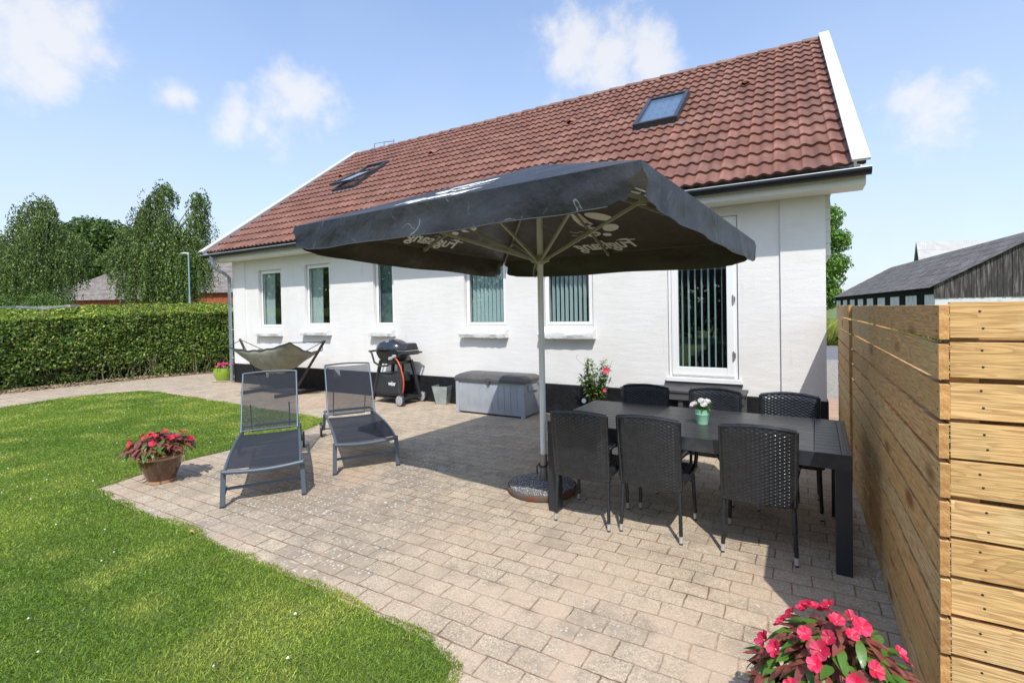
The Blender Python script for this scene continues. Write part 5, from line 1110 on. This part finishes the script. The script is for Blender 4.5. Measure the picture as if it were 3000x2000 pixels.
# ------------------------------------------------------------ rotary clothes dryer
dr = thing('clothes_dryer', 'open rotary clothes dryer lying level above the hedge at the left', 'clothes dryer', (-17.6, 4.95, 0))
b = MB(); b.tube([(0, 0, 1.2), (0, 0, 2.02)], .025, 10); b.build('pole', M['alu_light'], dr)
arms = [(.85, .28), (-.28, .85), (-.85, -.28), (.28, -.85)]
for k, (x, y) in enumerate(arms):
    b = MB(); b.bar((0, 0, 1.93), (x, y, 1.98 + (.04 if k != 3 else .0)), .022, .03); b.build('arm', M['alu_light'], dr)
b = MB()
for k in range(4):
    (x0, y0), (x1, y1) = arms[k], arms[(k+1) % 4]
    for s in (.4, .6, .8, .98): b.tube([(x0*s, y0*s, 1.95 + .05*s), (x1*s, y1*s, 1.95 + .05*s)], .0018, 4)
b.build('washing_line', M['alu_light'], dr)
b = MB(); (x0, y0), (x1, y1) = arms[0], arms[1]; b.bar((x0, y0, 2.0), (x1, y1, 2.03), .05, .05); b.build('folded_cover', mat('dryer_cover', (.6, .57, .57), .6, var=((.45, .07, .06), 5, .5, .6, (.3, .3, 30))), dr)
# ------------------------------------------------------------ storage box
M['boxp'] = mat('box_plastic', (.36, .38, .41), .5, var=((.30, .315, .34), 4, .4, .7)); M['boxlid'] = mat('box_lid', (.085, .08, .08), .5, var=((.12, .11, .105), 6, .45, .7, (1, .3, 1)))
sb = thing('storage_box', 'pale grey plastic garden storage box with dark lid against the wall', 'storage box', (-4.28, 6.64, 0))
b = MB(); hx, hy, zt_ = .635, .24, .535
def side_grid(o, ux, L, out, bul, ribs):
    def f(u, v):
        x = (u - .5) * L; z = .03 + (zt_ - .03) * v; d = bul * sin(pi * v) ; k = u * ribs; fr = abs(k - round(k)); g = -.010 * max(0, 1 - fr / .06) * (1 if .08 < v < .93 else 0) if 0 < round(k) < ribs else 0
        return (o[0] + ux[0]*x + out[0]*(d + g), o[1] + ux[1]*x + out[1]*(d + g), z)
    b.grid(f, 132, 16)
side_grid((0, -hy), (1, 0), 2*hx, (0, -1), .018, 11); side_grid((hx, 0), (0, 1), 2*hy, (1, 0), .012, 1); side_grid((-hx, 0), (0, -1), 2*hy, (-1, 0), .012, 1); side_grid((0, hy), (-1, 0), 2*hx, (0, 1), 0, 1)
b.build('body', M['boxp'], sb, smooth=35)
for sx in (-1, 1):
    for sy in (-1, 1):
        b = MB(); b.box((sx*hx - .045, sy*hy - .035, 0), (sx*hx + .012, sy*hy + .03, .06), 0) if sx > 0 else b.box((sx*hx - .012, sy*hy - .035, 0), (sx*hx + .045, sy*hy + .03, .06)); b.build('foot', M['boxp'], sb, bevel=.004)
for sx in (-1, 1):
    for sy in (-1,):
        b = MB(); x0 = sx*hx - (.05 if sx > 0 else .013); b.box((x0, sy*hy - .024, .045), (x0 + .063, sy*hy + .04, zt_ - .01)); b.build('corner_post', M['boxp'], sb, bevel=.008)
b = MB(); b.box((hx + .006, -.13, .40), (hx + .03, .13, .43)); b.box((hx + .001, -.14, .43), (hx + .026, .14, .50)); b.build('side_grip', M['boxp'], sb, bevel=.005)
b = MB(); Lx, Ly = hx + .035, hy + .035
def lid(u, v):
    x = (u*2 - 1) * Lx; y = (v*2 - 1) * Ly; e_ = min(1, 9 * min(v, 1 - v), 16 * min(u, 1 - u)); k = u * 12; fr = abs(k - round(k)); g = -.006 * max(0, 1 - fr / .10) * (1 if .12 < v < .88 else 0)
    return (x, y, .575 + .060 * e_**.5 + .012 * sin(pi*v) + g)
b.grid(lid, 144, 24); vs = []
for z in (.535, .575): vs += [(-Lx, -Ly, z), (Lx, -Ly, z), (Lx, Ly, z), (-Lx, Ly, z)]
b.add(vs, [(0,1,5,4), (1,2,6,5), (2,3,7,6), (3,0,4,7), (0,3,2,1)]); b.build('lid', M['boxlid'], sb, smooth=35)
b = MB(); b.box((-.045, -Ly - .012, .545), (.045, -Ly + .01, .60)); b.box((-.02, -Ly - .010, .49), (.02, -Ly + .02, .5445)); b.build('latch', M['boxlid'], sb, bevel=.004)
# ------------------------------------------------------------ zinc bucket
zb = MB(); q0, q1, h_ = .095, .150, .335
for s, (a_, c_) in enumerate(((q0, q1), (q0 - .006, q1 - .006))):
    vs = [(x*a_, y*a_, .0 if not s else .01) for x, y in ((-1,-1),(1,-1),(1,1),(-1,1))] + [(x*c_, y*c_, h_) for x, y in ((-1,-1),(1,-1),(1,1),(-1,1))]
    zb.add(vs, [(0,1,5,4), (1,2,6,5), (2,3,7,6), (3,0,4,7), (3,2,1,0)])
o_ = q1; i_ = q1 - .006
zb.add([(x*o_, y*o_, h_) for x, y in ((-1,-1),(1,-1),(1,1),(-1,1))] + [(x*i_, y*i_, h_) for x, y in ((-1,-1),(1,-1),(1,1),(-1,1))], [(0,1,5,4), (1,2,6,5), (2,3,7,6), (3,0,4,7)])
o = zb.build('zinc_planter', mat('zinc', (.34, .42, .42), .42, .55, var=((.50, .56, .54), 7, .4, .65), var2=((.30, .24, .16), 3, .6, .8)), recalc=False); o.location = (-5.58, 6.86, 0); o.rotation_euler = (0, 0, R(8)); o.rotation_euler[2] = R(12)
tag(o, 'empty square tapered zinc planter beside the storage box', 'planter')
# ------------------------------------------------------------ door step bench
st = thing('wooden_step', 'dark grey plank step on posts below the glass door', 'step', (-1.38, 6.72, 0))
mg = mat('grey_planks', (.055, .055, .058), .65, var=((.10, .10, .10), 6, .45, .7, (.3, 3, 3)), bump=(30, .4, .004))
for k in range(3): b = MB(); b.box((-.80, -.20 + k * .135, .535), (.80, -.07 + k * .135, .565)); b.build('plank', mg, st, bevel=.003)
b = MB(); b.box((-.78, -.185, .44), (.78, -.16, .534)); b.build('apron', mg, st, bevel=.002)
for x in (-.78, -.02, .72):
    for y in (-.158, .15): b = MB(); b.box((x, y, 0), (x + .06, y + .05, .533)); b.build('post', mg, st, bevel=.002)
b = MB(); b.box((-.80, -.30, .22), (.80, -.19, .245)); b.build('lower_step', mg, st, bevel=.003)
b = MB(); b.box((.55, -.188, .0), (.60, -.14, .43)); b.build('post', mg, st)
# ------------------------------------------------------------ barbecue
bb = thing('gas_barbecue', 'black gas barbecue on a wheeled trolley with an orange hose', 'barbecue', (-6.52, 6.66, 0), R(-3))
M['lidb'] = mat('enamel_lid', (.020, .024, .034), .22, spec=.6, coat=.4)
def oval(a, c_, z, n=36, pw=2.4):
    return [((abs(cos(t))**(2/pw)) * a * (1 if cos(t) >= 0 else -1), (abs(sin(t))**(2/pw)) * c_ * (1 if sin(t) >= 0 else -1), z) for t in [2*pi*i/n for i in range(n)]]
def loft(rings, cx=0, cy=0):
    b = MB(); n = len(rings[0]); vs = [(p[0] + cx, p[1] + cy, p[2]) for r_ in rings for p in r_]; fs = [(i*n + j, i*n + (j+1) % n, (i+1)*n + (j+1) % n, (i+1)*n + j) for i in range(len(rings) - 1) for j in range(n)]; fs += [tuple(range(n))[::-1], tuple((len(rings)-1)*n + j for j in range(n))]; b.add(vs, fs); return b
lx = -.08
loft([oval(.335 * sqrt(max(.02, 1 - (k/8)**2.6)), .235 * sqrt(max(.02, 1 - (k/8)**2.2)), .965 + .215 * (k/8)) for k in range(9)], lx, 0).build('lid', M['lidb'], bb, smooth=50)
loft([oval(.10, .09, .70), oval(.20, .16, .74), oval(.29, .20, .82), oval(.33, .232, .90), oval(.34, .24, .958)], lx, 0).build('cook_box', M['black_metal'], bb, smooth=50)
b = MB(); b.tube([(lx - .13, -.225, 1.0), (lx - .13, -.262, 1.0), (lx + .13, -.262, 1.0), (lx + .13, -.225, 1.0)], .011, 8); b.box((lx - .09, -.258, .975), (lx - .03, -.236, 1.03), 0); b.build('lid_handle', M['grey_alu'], bb, smooth=40)
b = MB(); b.lathe([(0, .012), (.032, .010), (.036, 0), (.0, -.002)], n=20); mt_ = Matrix.Translation((lx + .02, -.150, 1.135)) @ Matrix.Rotation(R(50), 4, 'X'); b.v = [tuple(mt_ @ Vector(p)) for p in b.v]; b.build('thermometer', M['steel'], bb, smooth=40)
# side burner with its own lid
b = MB(); b.box((.22, -.17, .89), (.44, .17, .96)); b.build('side_burner', M['black_metal'], bb, bevel=.012)
b = MB(); b.prism([(.20, -.16, .975), (.215, -.10, 1.10), (.235, .10, 1.10), (.22, .17, .975)], (.21, 0, .0)); b.build('burner_lid', M['black_plastic'], bb, bevel=.02)
b = MB(); b.box((.21, -.165, .9602), (.43, .165, .9745)); b.build('burner_rim', M['steel'], bb)
# rails and side handles
b = MB(); pts = [(-.52, -.18, .94), (-.47, -.185, .94), (-.42, -.20, .90), (-.30, -.25, .75), (-.12, -.275, .69), (.05, -.265, .70), (.16, -.24, .76), (.24, -.20, .84), (.34, -.19, .92), (.50, -.18, .93)]
b.tube(pts, .018, 8); b.tube([(-.52, -.18, .94), (-.52, .16, .94)], .018, 8); b.tube([(.50, -.18, .93), (.50, .16, .93)], .018, 8); b.tube([(-.52, .16, .94), (-.30, .18, .93), (.30, .18, .93), (.50, .16, .93)], .014, 8)
b.build('side_rail', M['black_plastic'], bb, smooth=50)
for x, z, y in ((.15, .835, -.27), (.235, .875, -.26)):
    b = MB(); b.lathe([(.0, .03), (.026, .03), (.032, .0), (.034, -.02), (0, -.02)], n=18); mt_ = Matrix.Translation((x, y, z)) @ Matrix.Rotation(R(82), 4, 'X'); b.v = [tuple(mt_ @ Vector(p)) for p in b.v]; b.build('knob', mat('knob_grey', (.5, .5, .5), .35, .3) if 'knob_grey' not in bpy.data.materials else bpy.data.materials['knob_grey'], bb, smooth=40)
for sx in (-1, 1):
    for sy in (-1, 1):
        b = MB(); b.bar((sx*.235 + .0, sy*.15, .78), (sx*.385, sy*.225, .045 if sx < 0 else .09), .055, .05, upv=(1, 0, 0)); b.build('leg', M['black_plastic'], bb, bevel=.008)
b = MB(); b.box((-.21, -.165, .72), (.21, .15, .77)); b.box((-.40, -.20, .10), (.40, .20, .13)); b.box((-.02, .16, .12), (.02, .18, .76)); b.box((-.02, .14, .745), (.02, .18, .765)); b.box((-.02, .14, .11), (.02, .18, .13)); b.build('trolley_frame', M['black_plastic'], bb, bevel=.006)
pmat = mat('perforated_panel', (.022, .023, .024), .5)
pt_ = pmat.node_tree; v_ = pt_.nodes.new('ShaderNodeTexVoronoi'); v_.inputs['Scale'].default_value = 55; v_.inputs['Randomness'].default_value = 0; tcx = [n for n in pt_.nodes if n.type == 'TEX_COORD'][0]; pt_.links.new(tcx.outputs['Object'], v_.inputs['Vector'])
bp_ = pt_.nodes.new('ShaderNodeBump'); bp_.inputs['Strength'].default_value = 1; bp_.inputs['Distance'].default_value = .006; pt_.links.new(v_.outputs['Distance'], bp_.inputs['Height']); pt_.links.new(bp_.outputs[0], pt_.nodes['Principled BSDF'].inputs['Normal'])
b = MB()
def pan(u, v): z = .16 + .42 * v - .05 * sin(pi*u) * v; hw_ = .345 - .085 * v; return (-hw_ + 2*hw_*u, -.232 + .055 * v - .012 * sin(pi*u), z)
b.grid(pan, 12, 6); fp = b.build('front_panel', pmat, bb, smooth=60, solid=.006)
b = MB(); b.box((-.24, -.13, .40), (.24, .12, .56)); b.build('drip_cabinet', M['black_plastic'], bb, bevel=.01)
cu = bpy.data.curves.new('txt', 'FONT'); cu.body = 'weber'; cu.size = 1; cu.offset = .012; cu.extrude = .03; cu.space_character = .85
to = bpy.data.objects.new('txt', cu); COL.objects.link(to); bpy.context.view_layer.update(); tm = bpy.data.meshes.new_from_object(to.evaluated_get(bpy.context.evaluated_depsgraph_get())); bpy.data.objects.remove(to); bpy.data.curves.remove(cu)
W2 = max(v.co.x for v in tm.vertices); b = MB(); b.add([(.04 + v.co.x / W2 * .19, -.2365 + .02 - v.co.z*.06 - .0035, .345 + v.co.y / W2 * .26) for v in tm.vertices], [tuple(p.vertices) for p in tm.polygons])
lw_ = b.build('lettering', mat('panel_print', (.75, .75, .75), .5), fp, recalc=False); lw_.location.y = -.012
b = MB(); b.tube([(.20, -.22, .85), (.30, -.24, .80), (.385, -.245, .68), (.43, -.24, .52), (.44, -.235, .40), (.42, -.23, .28), (.36, -.20, .19), (.25, -.12, .15)], .0115, 10); b.build('gas_hose', mat('orange_hose', (.72, .10, .03), .4), bb, smooth=60)
b = MB(); b.lathe([(0, 0), (.10, 0), (.12, .02), (.12, .24), (.09, .29), (.04, .31), (0, .31)], (.02, 0, .13), 24); b.build('gas_bottle', M['black_plastic'], bb, smooth=40)
for sy in (-1, 1):
    b = MB(); b.lathe([(.0, -.028), (.09, -.028), (.10, -.018), (.10, .018), (.09, .028), (.0, .028)], n=28); mt_ = Matrix.Translation((.385, sy*.275 - 0, .10)) @ Matrix.Rotation(pi/2, 4, 'X'); b.v = [tuple(mt_ @ Vector(p)) for p in b.v]; wl = b.build('wheel', M['black_plastic'], bb, smooth=35)
    b = MB(); b.lathe([(.0, .008), (.080, .003), (.082, 0), (0, 0)], n=28)
    mt_ = Matrix.Translation((.385, sy*.275 - .0285, .10)) @ Matrix.Rotation(pi/2, 4, 'X')
    for k in range(8):
        a_ = k * pi / 4; b.v += []; 
    b.v = [tuple(mt_ @ Vector(p)) for p in b.v]; b.build('hubcap', mat('hubcap', (.42, .42, .43), .5) if 'hubcap' not in bpy.data.materials else bpy.data.materials['hubcap'], wl, smooth=40)
    b = MB()
    for k in range(8):
        a_ = k * pi / 4 + .2; b.bar((.385 + .03*cos(a_), sy*.275 - .0375, .10 + .03*sin(a_)), (.385 + .066*cos(a_), sy*.275 - .0345, .10 + .066*sin(a_)), .004, .003)
    b.build('hub_slot', M['black_plastic'], wl)
# ------------------------------------------------------------ hammock on a stand
hk = thing('hammock', 'grey fabric hammock with dark edging slung on a steel stand', 'hammock', (-9.85, 6.35, 0))
M['hst'] = mat('hammock_steel', (.045, .036, .034), .45, .3)
b = MB(); b.bar((-.30, .0, .05), (.75, .0, .05), .06, .06); b.bar((-.33, -.45, .04), (-.33, .52, .04), .06, .06); b.bar((.80, -.45, .04), (.80, .52, .04), .06, .06); b.build('base_frame', M['hst'], hk, bevel=.008)
for s, x0, x1, x2 in ((1, .78, .95, 1.75), (-1, -.30, -.95, -1.11)):
    b = MB(); b.tube([(x0, .0, .06), (x0 + (x2 - x0)*.5, .0, .60), (x2, .0, 1.13)], .026, 12); o = b.build('upright', M['hst'], hk, smooth=50)
    b = MB(); b.tube([(x2 - .0, 0, 1.12), (x2 - s*.05, 0, 1.14), (x2 - s*.07, 0, 1.09)], .008, 6); b.build('hook', M['steel'], o)
HA = dict(NL=(-.72, -.50, 1.0), NR=(1.38, -.50, 1.12), FR=(1.22, .36, .90), FL=(-.88, .36, .88))
NLv, NRv, FRv, FLv = (Vector(HA[k]) for k in ('NL', 'NR', 'FR', 'FL'))
def bed(u, v):
    p = NLv.lerp(NRv, u).lerp(FLv.lerp(FRv, u), v); sag = (sin(pi*u)**.9) * (.12 + .44 * sin(pi*v)**.7); side = .10 * sin(pi*v) * (1 - sin(pi*u)); w_ = .012 * sin(u*31 + v*9) * sin(pi*u) + .01 * sin(u*13 - v*22) * sin(pi*v)
    return p + Vector((.03*sin(v*6), 0, -sag - side + w_))
b = MB(); b.grid(bed, 48, 30); fb = b.build('hammock_cloth', mat('hammock_fabric', (.36, .35, .29), .85, var=((.26, .25, .20), 5, .4, .7), tlu=.2, bump=(9, .8, .03)), hk, smooth=80, solid=.003)
for v in (0, 1):
    b = MB(); b.tube([bed(i/30, v) + Vector((0, 0, .004)) for i in range(31)], .012, 6); b.build('edging', M['black_plastic'], fb)
for u in (0, 1):
    b = MB(); b.tube([bed(u, i/16) + Vector((0, 0, .004)) for i in range(17)], .012, 6); b.build('edging', M['black_plastic'], fb)
b = MB(); hkR, hkL = Vector((1.70, 0, 1.11)), Vector((-1.06, 0, 1.11))
for v in (0, .45, 1): b.tube([bed(1, v), hkR], .008, 5); b.tube([bed(0, v), hkL], .008, 5)
b.build('suspension_strap', M['black_plastic'], hk)
b = MB(); b.box((-.02, -.02, .30), (.07, -.018, .46)); cl_ = b.build('care_label', mat('care_label', (.62, .62, .62), .7, var=((.2, .2, .2), 60, .55, .6)), fb); cl_.location = (-.12, .0, .02)
# ------------------------------------------------------------ pots and flowers
M['petal'] = mat('petal', (.66, .012, .070), .55, tlu=.25, var=((.82, .12, .22), 22, .45, .7), objrand=.3); M['petal_hot'] = mat('petal_hot', (.62, .02, .28), .55, tlu=.25); M['petal_w'] = mat('petal_white', (.78, .76, .74), .55, tlu=.2); M['yellow'] = mat('flower_eye', (.6, .35, .05), .6)
M['lred'] = mat('leaf_red', (.20, .045, .035), .42, spec=.5, coat=.1, tlu=.15, var=((.34, .12, .08), 14, .4, .7), var2=((.07, .018, .02), 30, .5, .7), coord='Object', bump=(60, .5, .003)); M['lgrn'] = mat('leaf_green', (.070, .17, .020), .42, spec=.5, coat=.1, tlu=.25, var=((.13, .26, .04), 9, .4, .7), bump=(60, .4, .003))
def leaf_mesh(b, base, d, up, L, W, curl, mi, fold=.15):
    d = Vector(d).normalized(); up = Vector(up); a = d.cross(up).normalized(); nn = a.cross(d).normalized(); vs = []; n = 7
    for i in range(n + 1):
        t = i / n; w_ = W * (sin(pi * t**.8) ** .9) * .5 if 0 < t < 1 else .001; p = Vector(base) + d * (L * t) - nn * (curl * L * t * t)
        vs += [p + a * w_ + nn * (fold * w_), p, p - a * w_ + nn * (fold * w_)]
    b.add(vs, [q_ for i in range(n) for q_ in ((i*3, i*3+1, i*3+4, i*3+3), (i*3+1, i*3+2, i*3+5, i*3+4))], mi)
def flower_mesh(R_, npet=5, notch=True):
    b = MB()
    for k in range(npet):
        a0 = 2*pi*k/npet; vs = [(0, 0, .0)]; n = 9
        for i in range(n):
            t = i / (n - 1); aa = a0 + (t - .5) * 2*pi/npet * 1.22; rr_ = R_ * (.30 + .70 * sin(pi * (.06 + .88*t))**.5) * (1 - (.10 * math.exp(-((t - .5) / .12)**2) if notch else 0)); vs.append((rr_*cos(aa), rr_*sin(aa), .006 + .12 * rr_ * (1 + .3*sin(k*2)) + .0012 * k + .0025*sin(t*9 + k)))
        b.add(vs, [(0, i, i + 1) for i in range(1, n)], 0)
    b.lathe([(0, .006), (R_*.08, .004), (R_*.08, 0)], n=8, mi=1); return b
def impatiens(root, rad, z0, zt_, nl, nf, L, fr, seed, redp=.7, pet='petal', spread=1.25, protect=None):
    rr = random.Random(seed); b = MB()
    for i in range(nl):
        a = rr.uniform(0, 2*pi); q = sqrt(rr.random()); hgt = z0 + (zt_ - z0) * (1 - .75 * q**2.2) * rr.uniform(.45, 1); x, y = rad*q*cos(a), rad*q*sin(a)
        el = rr.uniform(-.35, .55) - .35*q; a2 = a + rr.uniform(-1, 1); d = Vector((cos(a2)*cos(el), sin(a2)*cos(el), sin(el))); isr = rr.random() < (redp if hgt > z0 + .25*(zt_ - z0) else redp*.45)
        leaf_mesh(b, (x - d.x*L*.2, y - d.y*L*.2, hgt), d, (0, 0, 1), L * rr.uniform(.65, 1.15), L * rr.uniform(.30, .42), rr.uniform(.1, .6), 0 if isr else 1)
    for i in range(int(nl / 14)):
        a = rr.uniform(0, 2*pi); q = rr.random(); b.tube([(.3*rad*q*cos(a), .3*rad*q*sin(a), z0 - .05), (.8*rad*q*cos(a), .8*rad*q*sin(a), z0 + (zt_ - z0) * (1 - .6*q))], [.006, .003], 5, 0)
    b.build('foliage', [M['lred'], M['lgrn']], root, smooth=70, recalc=False)
    fm = flower_mesh(fr).build('flower', [M[pet], M['yellow']], root, recalc=False, smooth=60)
    for i in range(nf):
        o = fm if i == 0 else fm.copy()
        if i: COL.objects.link(o); o.parent = root
        a = rr.uniform(0, 2*pi); q = sqrt(rr.uniform(0.02, 1)) * .98; hgt = z0 + (zt_ - z0) * (1.04 - .62 * q**2.4); o.location = (rad*q*cos(a), rad*q*sin(a), hgt)
        n_ = Vector((cos(a)*q*.9, sin(a)*q*.9, .75)) + Vector((rr.uniform(-.3, .3) , rr.uniform(-.3, .3) - .35, 0)); o.rotation_euler = n_.to_track_quat('Z', 'Y').to_euler(); o.rotation_euler.rotate_axis('Z', rr.uniform(0, 6)); s = rr.uniform(.75, 1.15); o.scale = (s, s, s)
# near pot, cut by the frame
p1 = thing('flower_pot', 'large pot of pink-red impatiens in the near right corner below the fence', 'flower pot', (.10, 1.90, 0))
b = MB(); b.lathe([(.12, 0), (.15, .02), (.18, .15), (.20, .28), (.205, .30), (.19, .30), (.185, .27), (.0, .26)], n=40); b.build('pot', mat('black_glaze', (.02, .022, .022), .12, coat=.6), p1, smooth=40)
impatiens(p1, .245, .27, .60, 520, 30, .088, .028, 14, .62)
p1b = thing('flower_pot', 'second pot of red impatiens deep in the shade at the fence foot', 'flower pot', (.285, 1.49, 0))
b = MB(); b.lathe([(.07, 0), (.10, .2), (.11, .24), (.10, .24), (.0, .21)], n=28); b.build('pot', bpy.data.materials['black_glaze'], p1b, smooth=40)
impatiens(p1b, .11, .24, .50, 60, 8, .09, .034, 16, .8)
# brown glazed pot on the paving point
p2 = thing('flower_pot', 'brown glazed pot of red impatiens on the paving corner by the lawn', 'flower pot', (-5.60, 2.42, 0))
M['petal_red'] = mat('petal_red', (.60, .008, .035), .55, tlu=.25, var=((.75, .06, .12), 22, .45, .7), objrand=.25)
b = MB(); b.lathe([(.112, 0), (.118, .006), (.118, .03)], n=40, mi=1); b.lathe([(.1185, .0305), (.155, .12), (.182, .20), (.187, .245)], n=40, mi=0); b.lathe([(.1875, .2455), (.204, .25), (.207, .272), (.19, .282), (.18, .25), (0, .235)], n=40, mi=1)
gz = mat('brown_glaze', (.10, .040, .018), .18, coat=.7, var=((.34, .17, .07), 7, .52, .72, (14, 14, 1.2)), var2=((.045, .02, .012), 3, .4, .7)); b.build('pot', [gz, mat('clay_rim', (.42, .24, .13), .5)], p2, smooth=35)
impatiens(p2, .27, .315, .50, 330, 15, .105, .031, 22, .86, 'petal_red')
# green pot by the downpipe
p3 = thing('flower_pot', 'lime green pot with pink and red petunias at the downpipe', 'flower pot', (-12.78, 6.98, 0))
b = MB(); b.lathe([(.15, 0), (.19, .06), (.235, .18), (.245, .27), (.235, .33), (.225, .335), (.215, .31), (0, .29)], n=36); b.build('pot', mat('lime_glaze', (.24, .36, .035), .3, coat=.4), p3, smooth=50)
b = MB(); b.lathe([(0, 0), (.26, .0), (.28, .018), (.25, .02), (0, .012)], n=30); b.build('saucer', mat('saucer_clay', (.5, .42, .33), .7), p3)
impatiens(p3, .24, .30, .46, 150, 22, .07, .034, 31, .05); impatiens(p3, .16, .30, .45, 20, 12, .06, .034, 33, .05, 'petal_hot')
# mint bucket on the table
zt0 = .7405
p4 = thing('flower_bucket', 'mint green metal bucket with white daisies on the patio table', 'flower bucket', (-.665, 3.975, zt0))
b = MB(); b.lathe([(.040, 0), (.041, .004), (.052, .075), (.0535, .077), (.0535, .081), (.0525, .083), (.056, .108), (.0585, .110), (.0585, .114), (.055, .114), (.05, .10), (0, .095)], n=32); b.build('bucket', mat('mint_paint', (.30, .62, .40), .4), p4, smooth=30)
rr = random.Random(9); b = MB()
for i in range(110):
    a = rr.uniform(0, 2*pi); q = sqrt(rr.random()) * .05; el = rr.uniform(.1, 1.3); d = Vector((cos(a)*cos(el), sin(a)*cos(el), sin(el))); leaf_mesh(b, (q*cos(a), q*sin(a), .105 + rr.uniform(0, .045)), d, (0, 0, 1), rr.uniform(.025, .045), .012, .3, 0)
b.build('foliage', [M['lgrn']], p4, recalc=False, smooth=70)
fm = flower_mesh(.028, 14, False).build('flower', [M['petal_w'], mat('daisy_eye', (.10, .06, .14), .6)], p4, recalc=False, smooth=50)
for i, (x, y, z) in enumerate(((.0, -.02, .175), (-.052, -.035, .148), (-.062, -.01, .132), (.035, .02, .165), (.02, -.045, .150))):
    o = fm if i == 0 else fm.copy()
    if i: COL.objects.link(o); o.parent = p4
    o.location = (x, y, z); n_ = Vector((x*6, -.7, .8)); o.rotation_euler = n_.to_track_quat('Z', 'Y').to_euler()
# shrub against the plinth
p5 = thing('potted_shrub', 'climbing green shrub with two red flowers against the wall beyond the table', 'shrub', (-2.58, 6.66, 0))
b = MB(); b.lathe([(.10, 0), (.13, .2), (.135, .22), (.12, .22), (0, .19)], n=28); b.build('pot', M['black_plastic'], p5, smooth=40)
rr = random.Random(41); b = MB(); sb_ = MB()
for k in range(26):
    a = rr.uniform(0, 2*pi); tp = Vector((rr.uniform(-.25, .22), rr.uniform(-.13, .13), rr.uniform(.62, .96))); pts = [Vector((.03*cos(a), .03*sin(a), .19)), Vector((tp.x*.5 + rr.uniform(-.06, .06), tp.y*.6, .48)), tp]
    sb_.tube(pts, [.006, .005, .002], 5)
    for j in range(34):
        t = rr.uniform(.12, 1); p = pts[0].lerp(pts[1], t*2) if t < .5 else pts[1].lerp(pts[2], t*2 - 1); an = rr.uniform(0, 2*pi); el = rr.uniform(-.3, .9); leaf_mesh(b, p, (cos(an)*cos(el), sin(an)*cos(el), sin(el)), (0, 0, 1), rr.uniform(.055, .085), rr.uniform(.028, .042), .3, 1 if rr.random() < .06 else 0)
sb_.tube([(-.12, 0, .8), (-.22, -.02, .86), (-.29, -.02, .92), (-.30, -.02, .97), (-.26, -.02, .98)], .002, 4); sb_.tube([(.14, -.05, .75), (.24, -.06, .66), (.27, -.06, .58)], .002, 4)
b.build('foliage', [M['lgrn'], mat('leaf_yellow', (.45, .30, .05), .6)], p5, recalc=False, smooth=70); sb_.build('stems', M['bark'], p5)
fm = flower_mesh(.05).build('flower', [M['petal'], M['yellow']], p5, recalc=False, smooth=50); fm.location = (.19, -.10, .78); fm.rotation_euler = (R(70), 0, R(20)); o = fm.copy(); COL.objects.link(o); o.parent = p5; o.location = (.17, -.12, .50); o.scale = (.6, .6, .6)
# little solar light on the wall by the shrub
so = thing('wall_spotlight', 'small clear garden spotlight at the foot of the wall beside the shrub', 'spotlight', (-2.84, 6.86, .26))
b = MB(); b.lathe([(.0, 0), (.02, .0), (.035, .05), (.036, .055), (.0, .055)], n=18); mt_ = Matrix.Rotation(R(75), 4, 'X'); b.v = [tuple(mt_ @ Vector(p)) for p in b.v]; b.build('lamp_housing', M['steel'], so, smooth=40)
b = MB(); b.tube([(0, .02, 0), (0, .05, 0), (0, .05, -.26)], .007, 6); b.build('spike', M['black_plastic'], so)
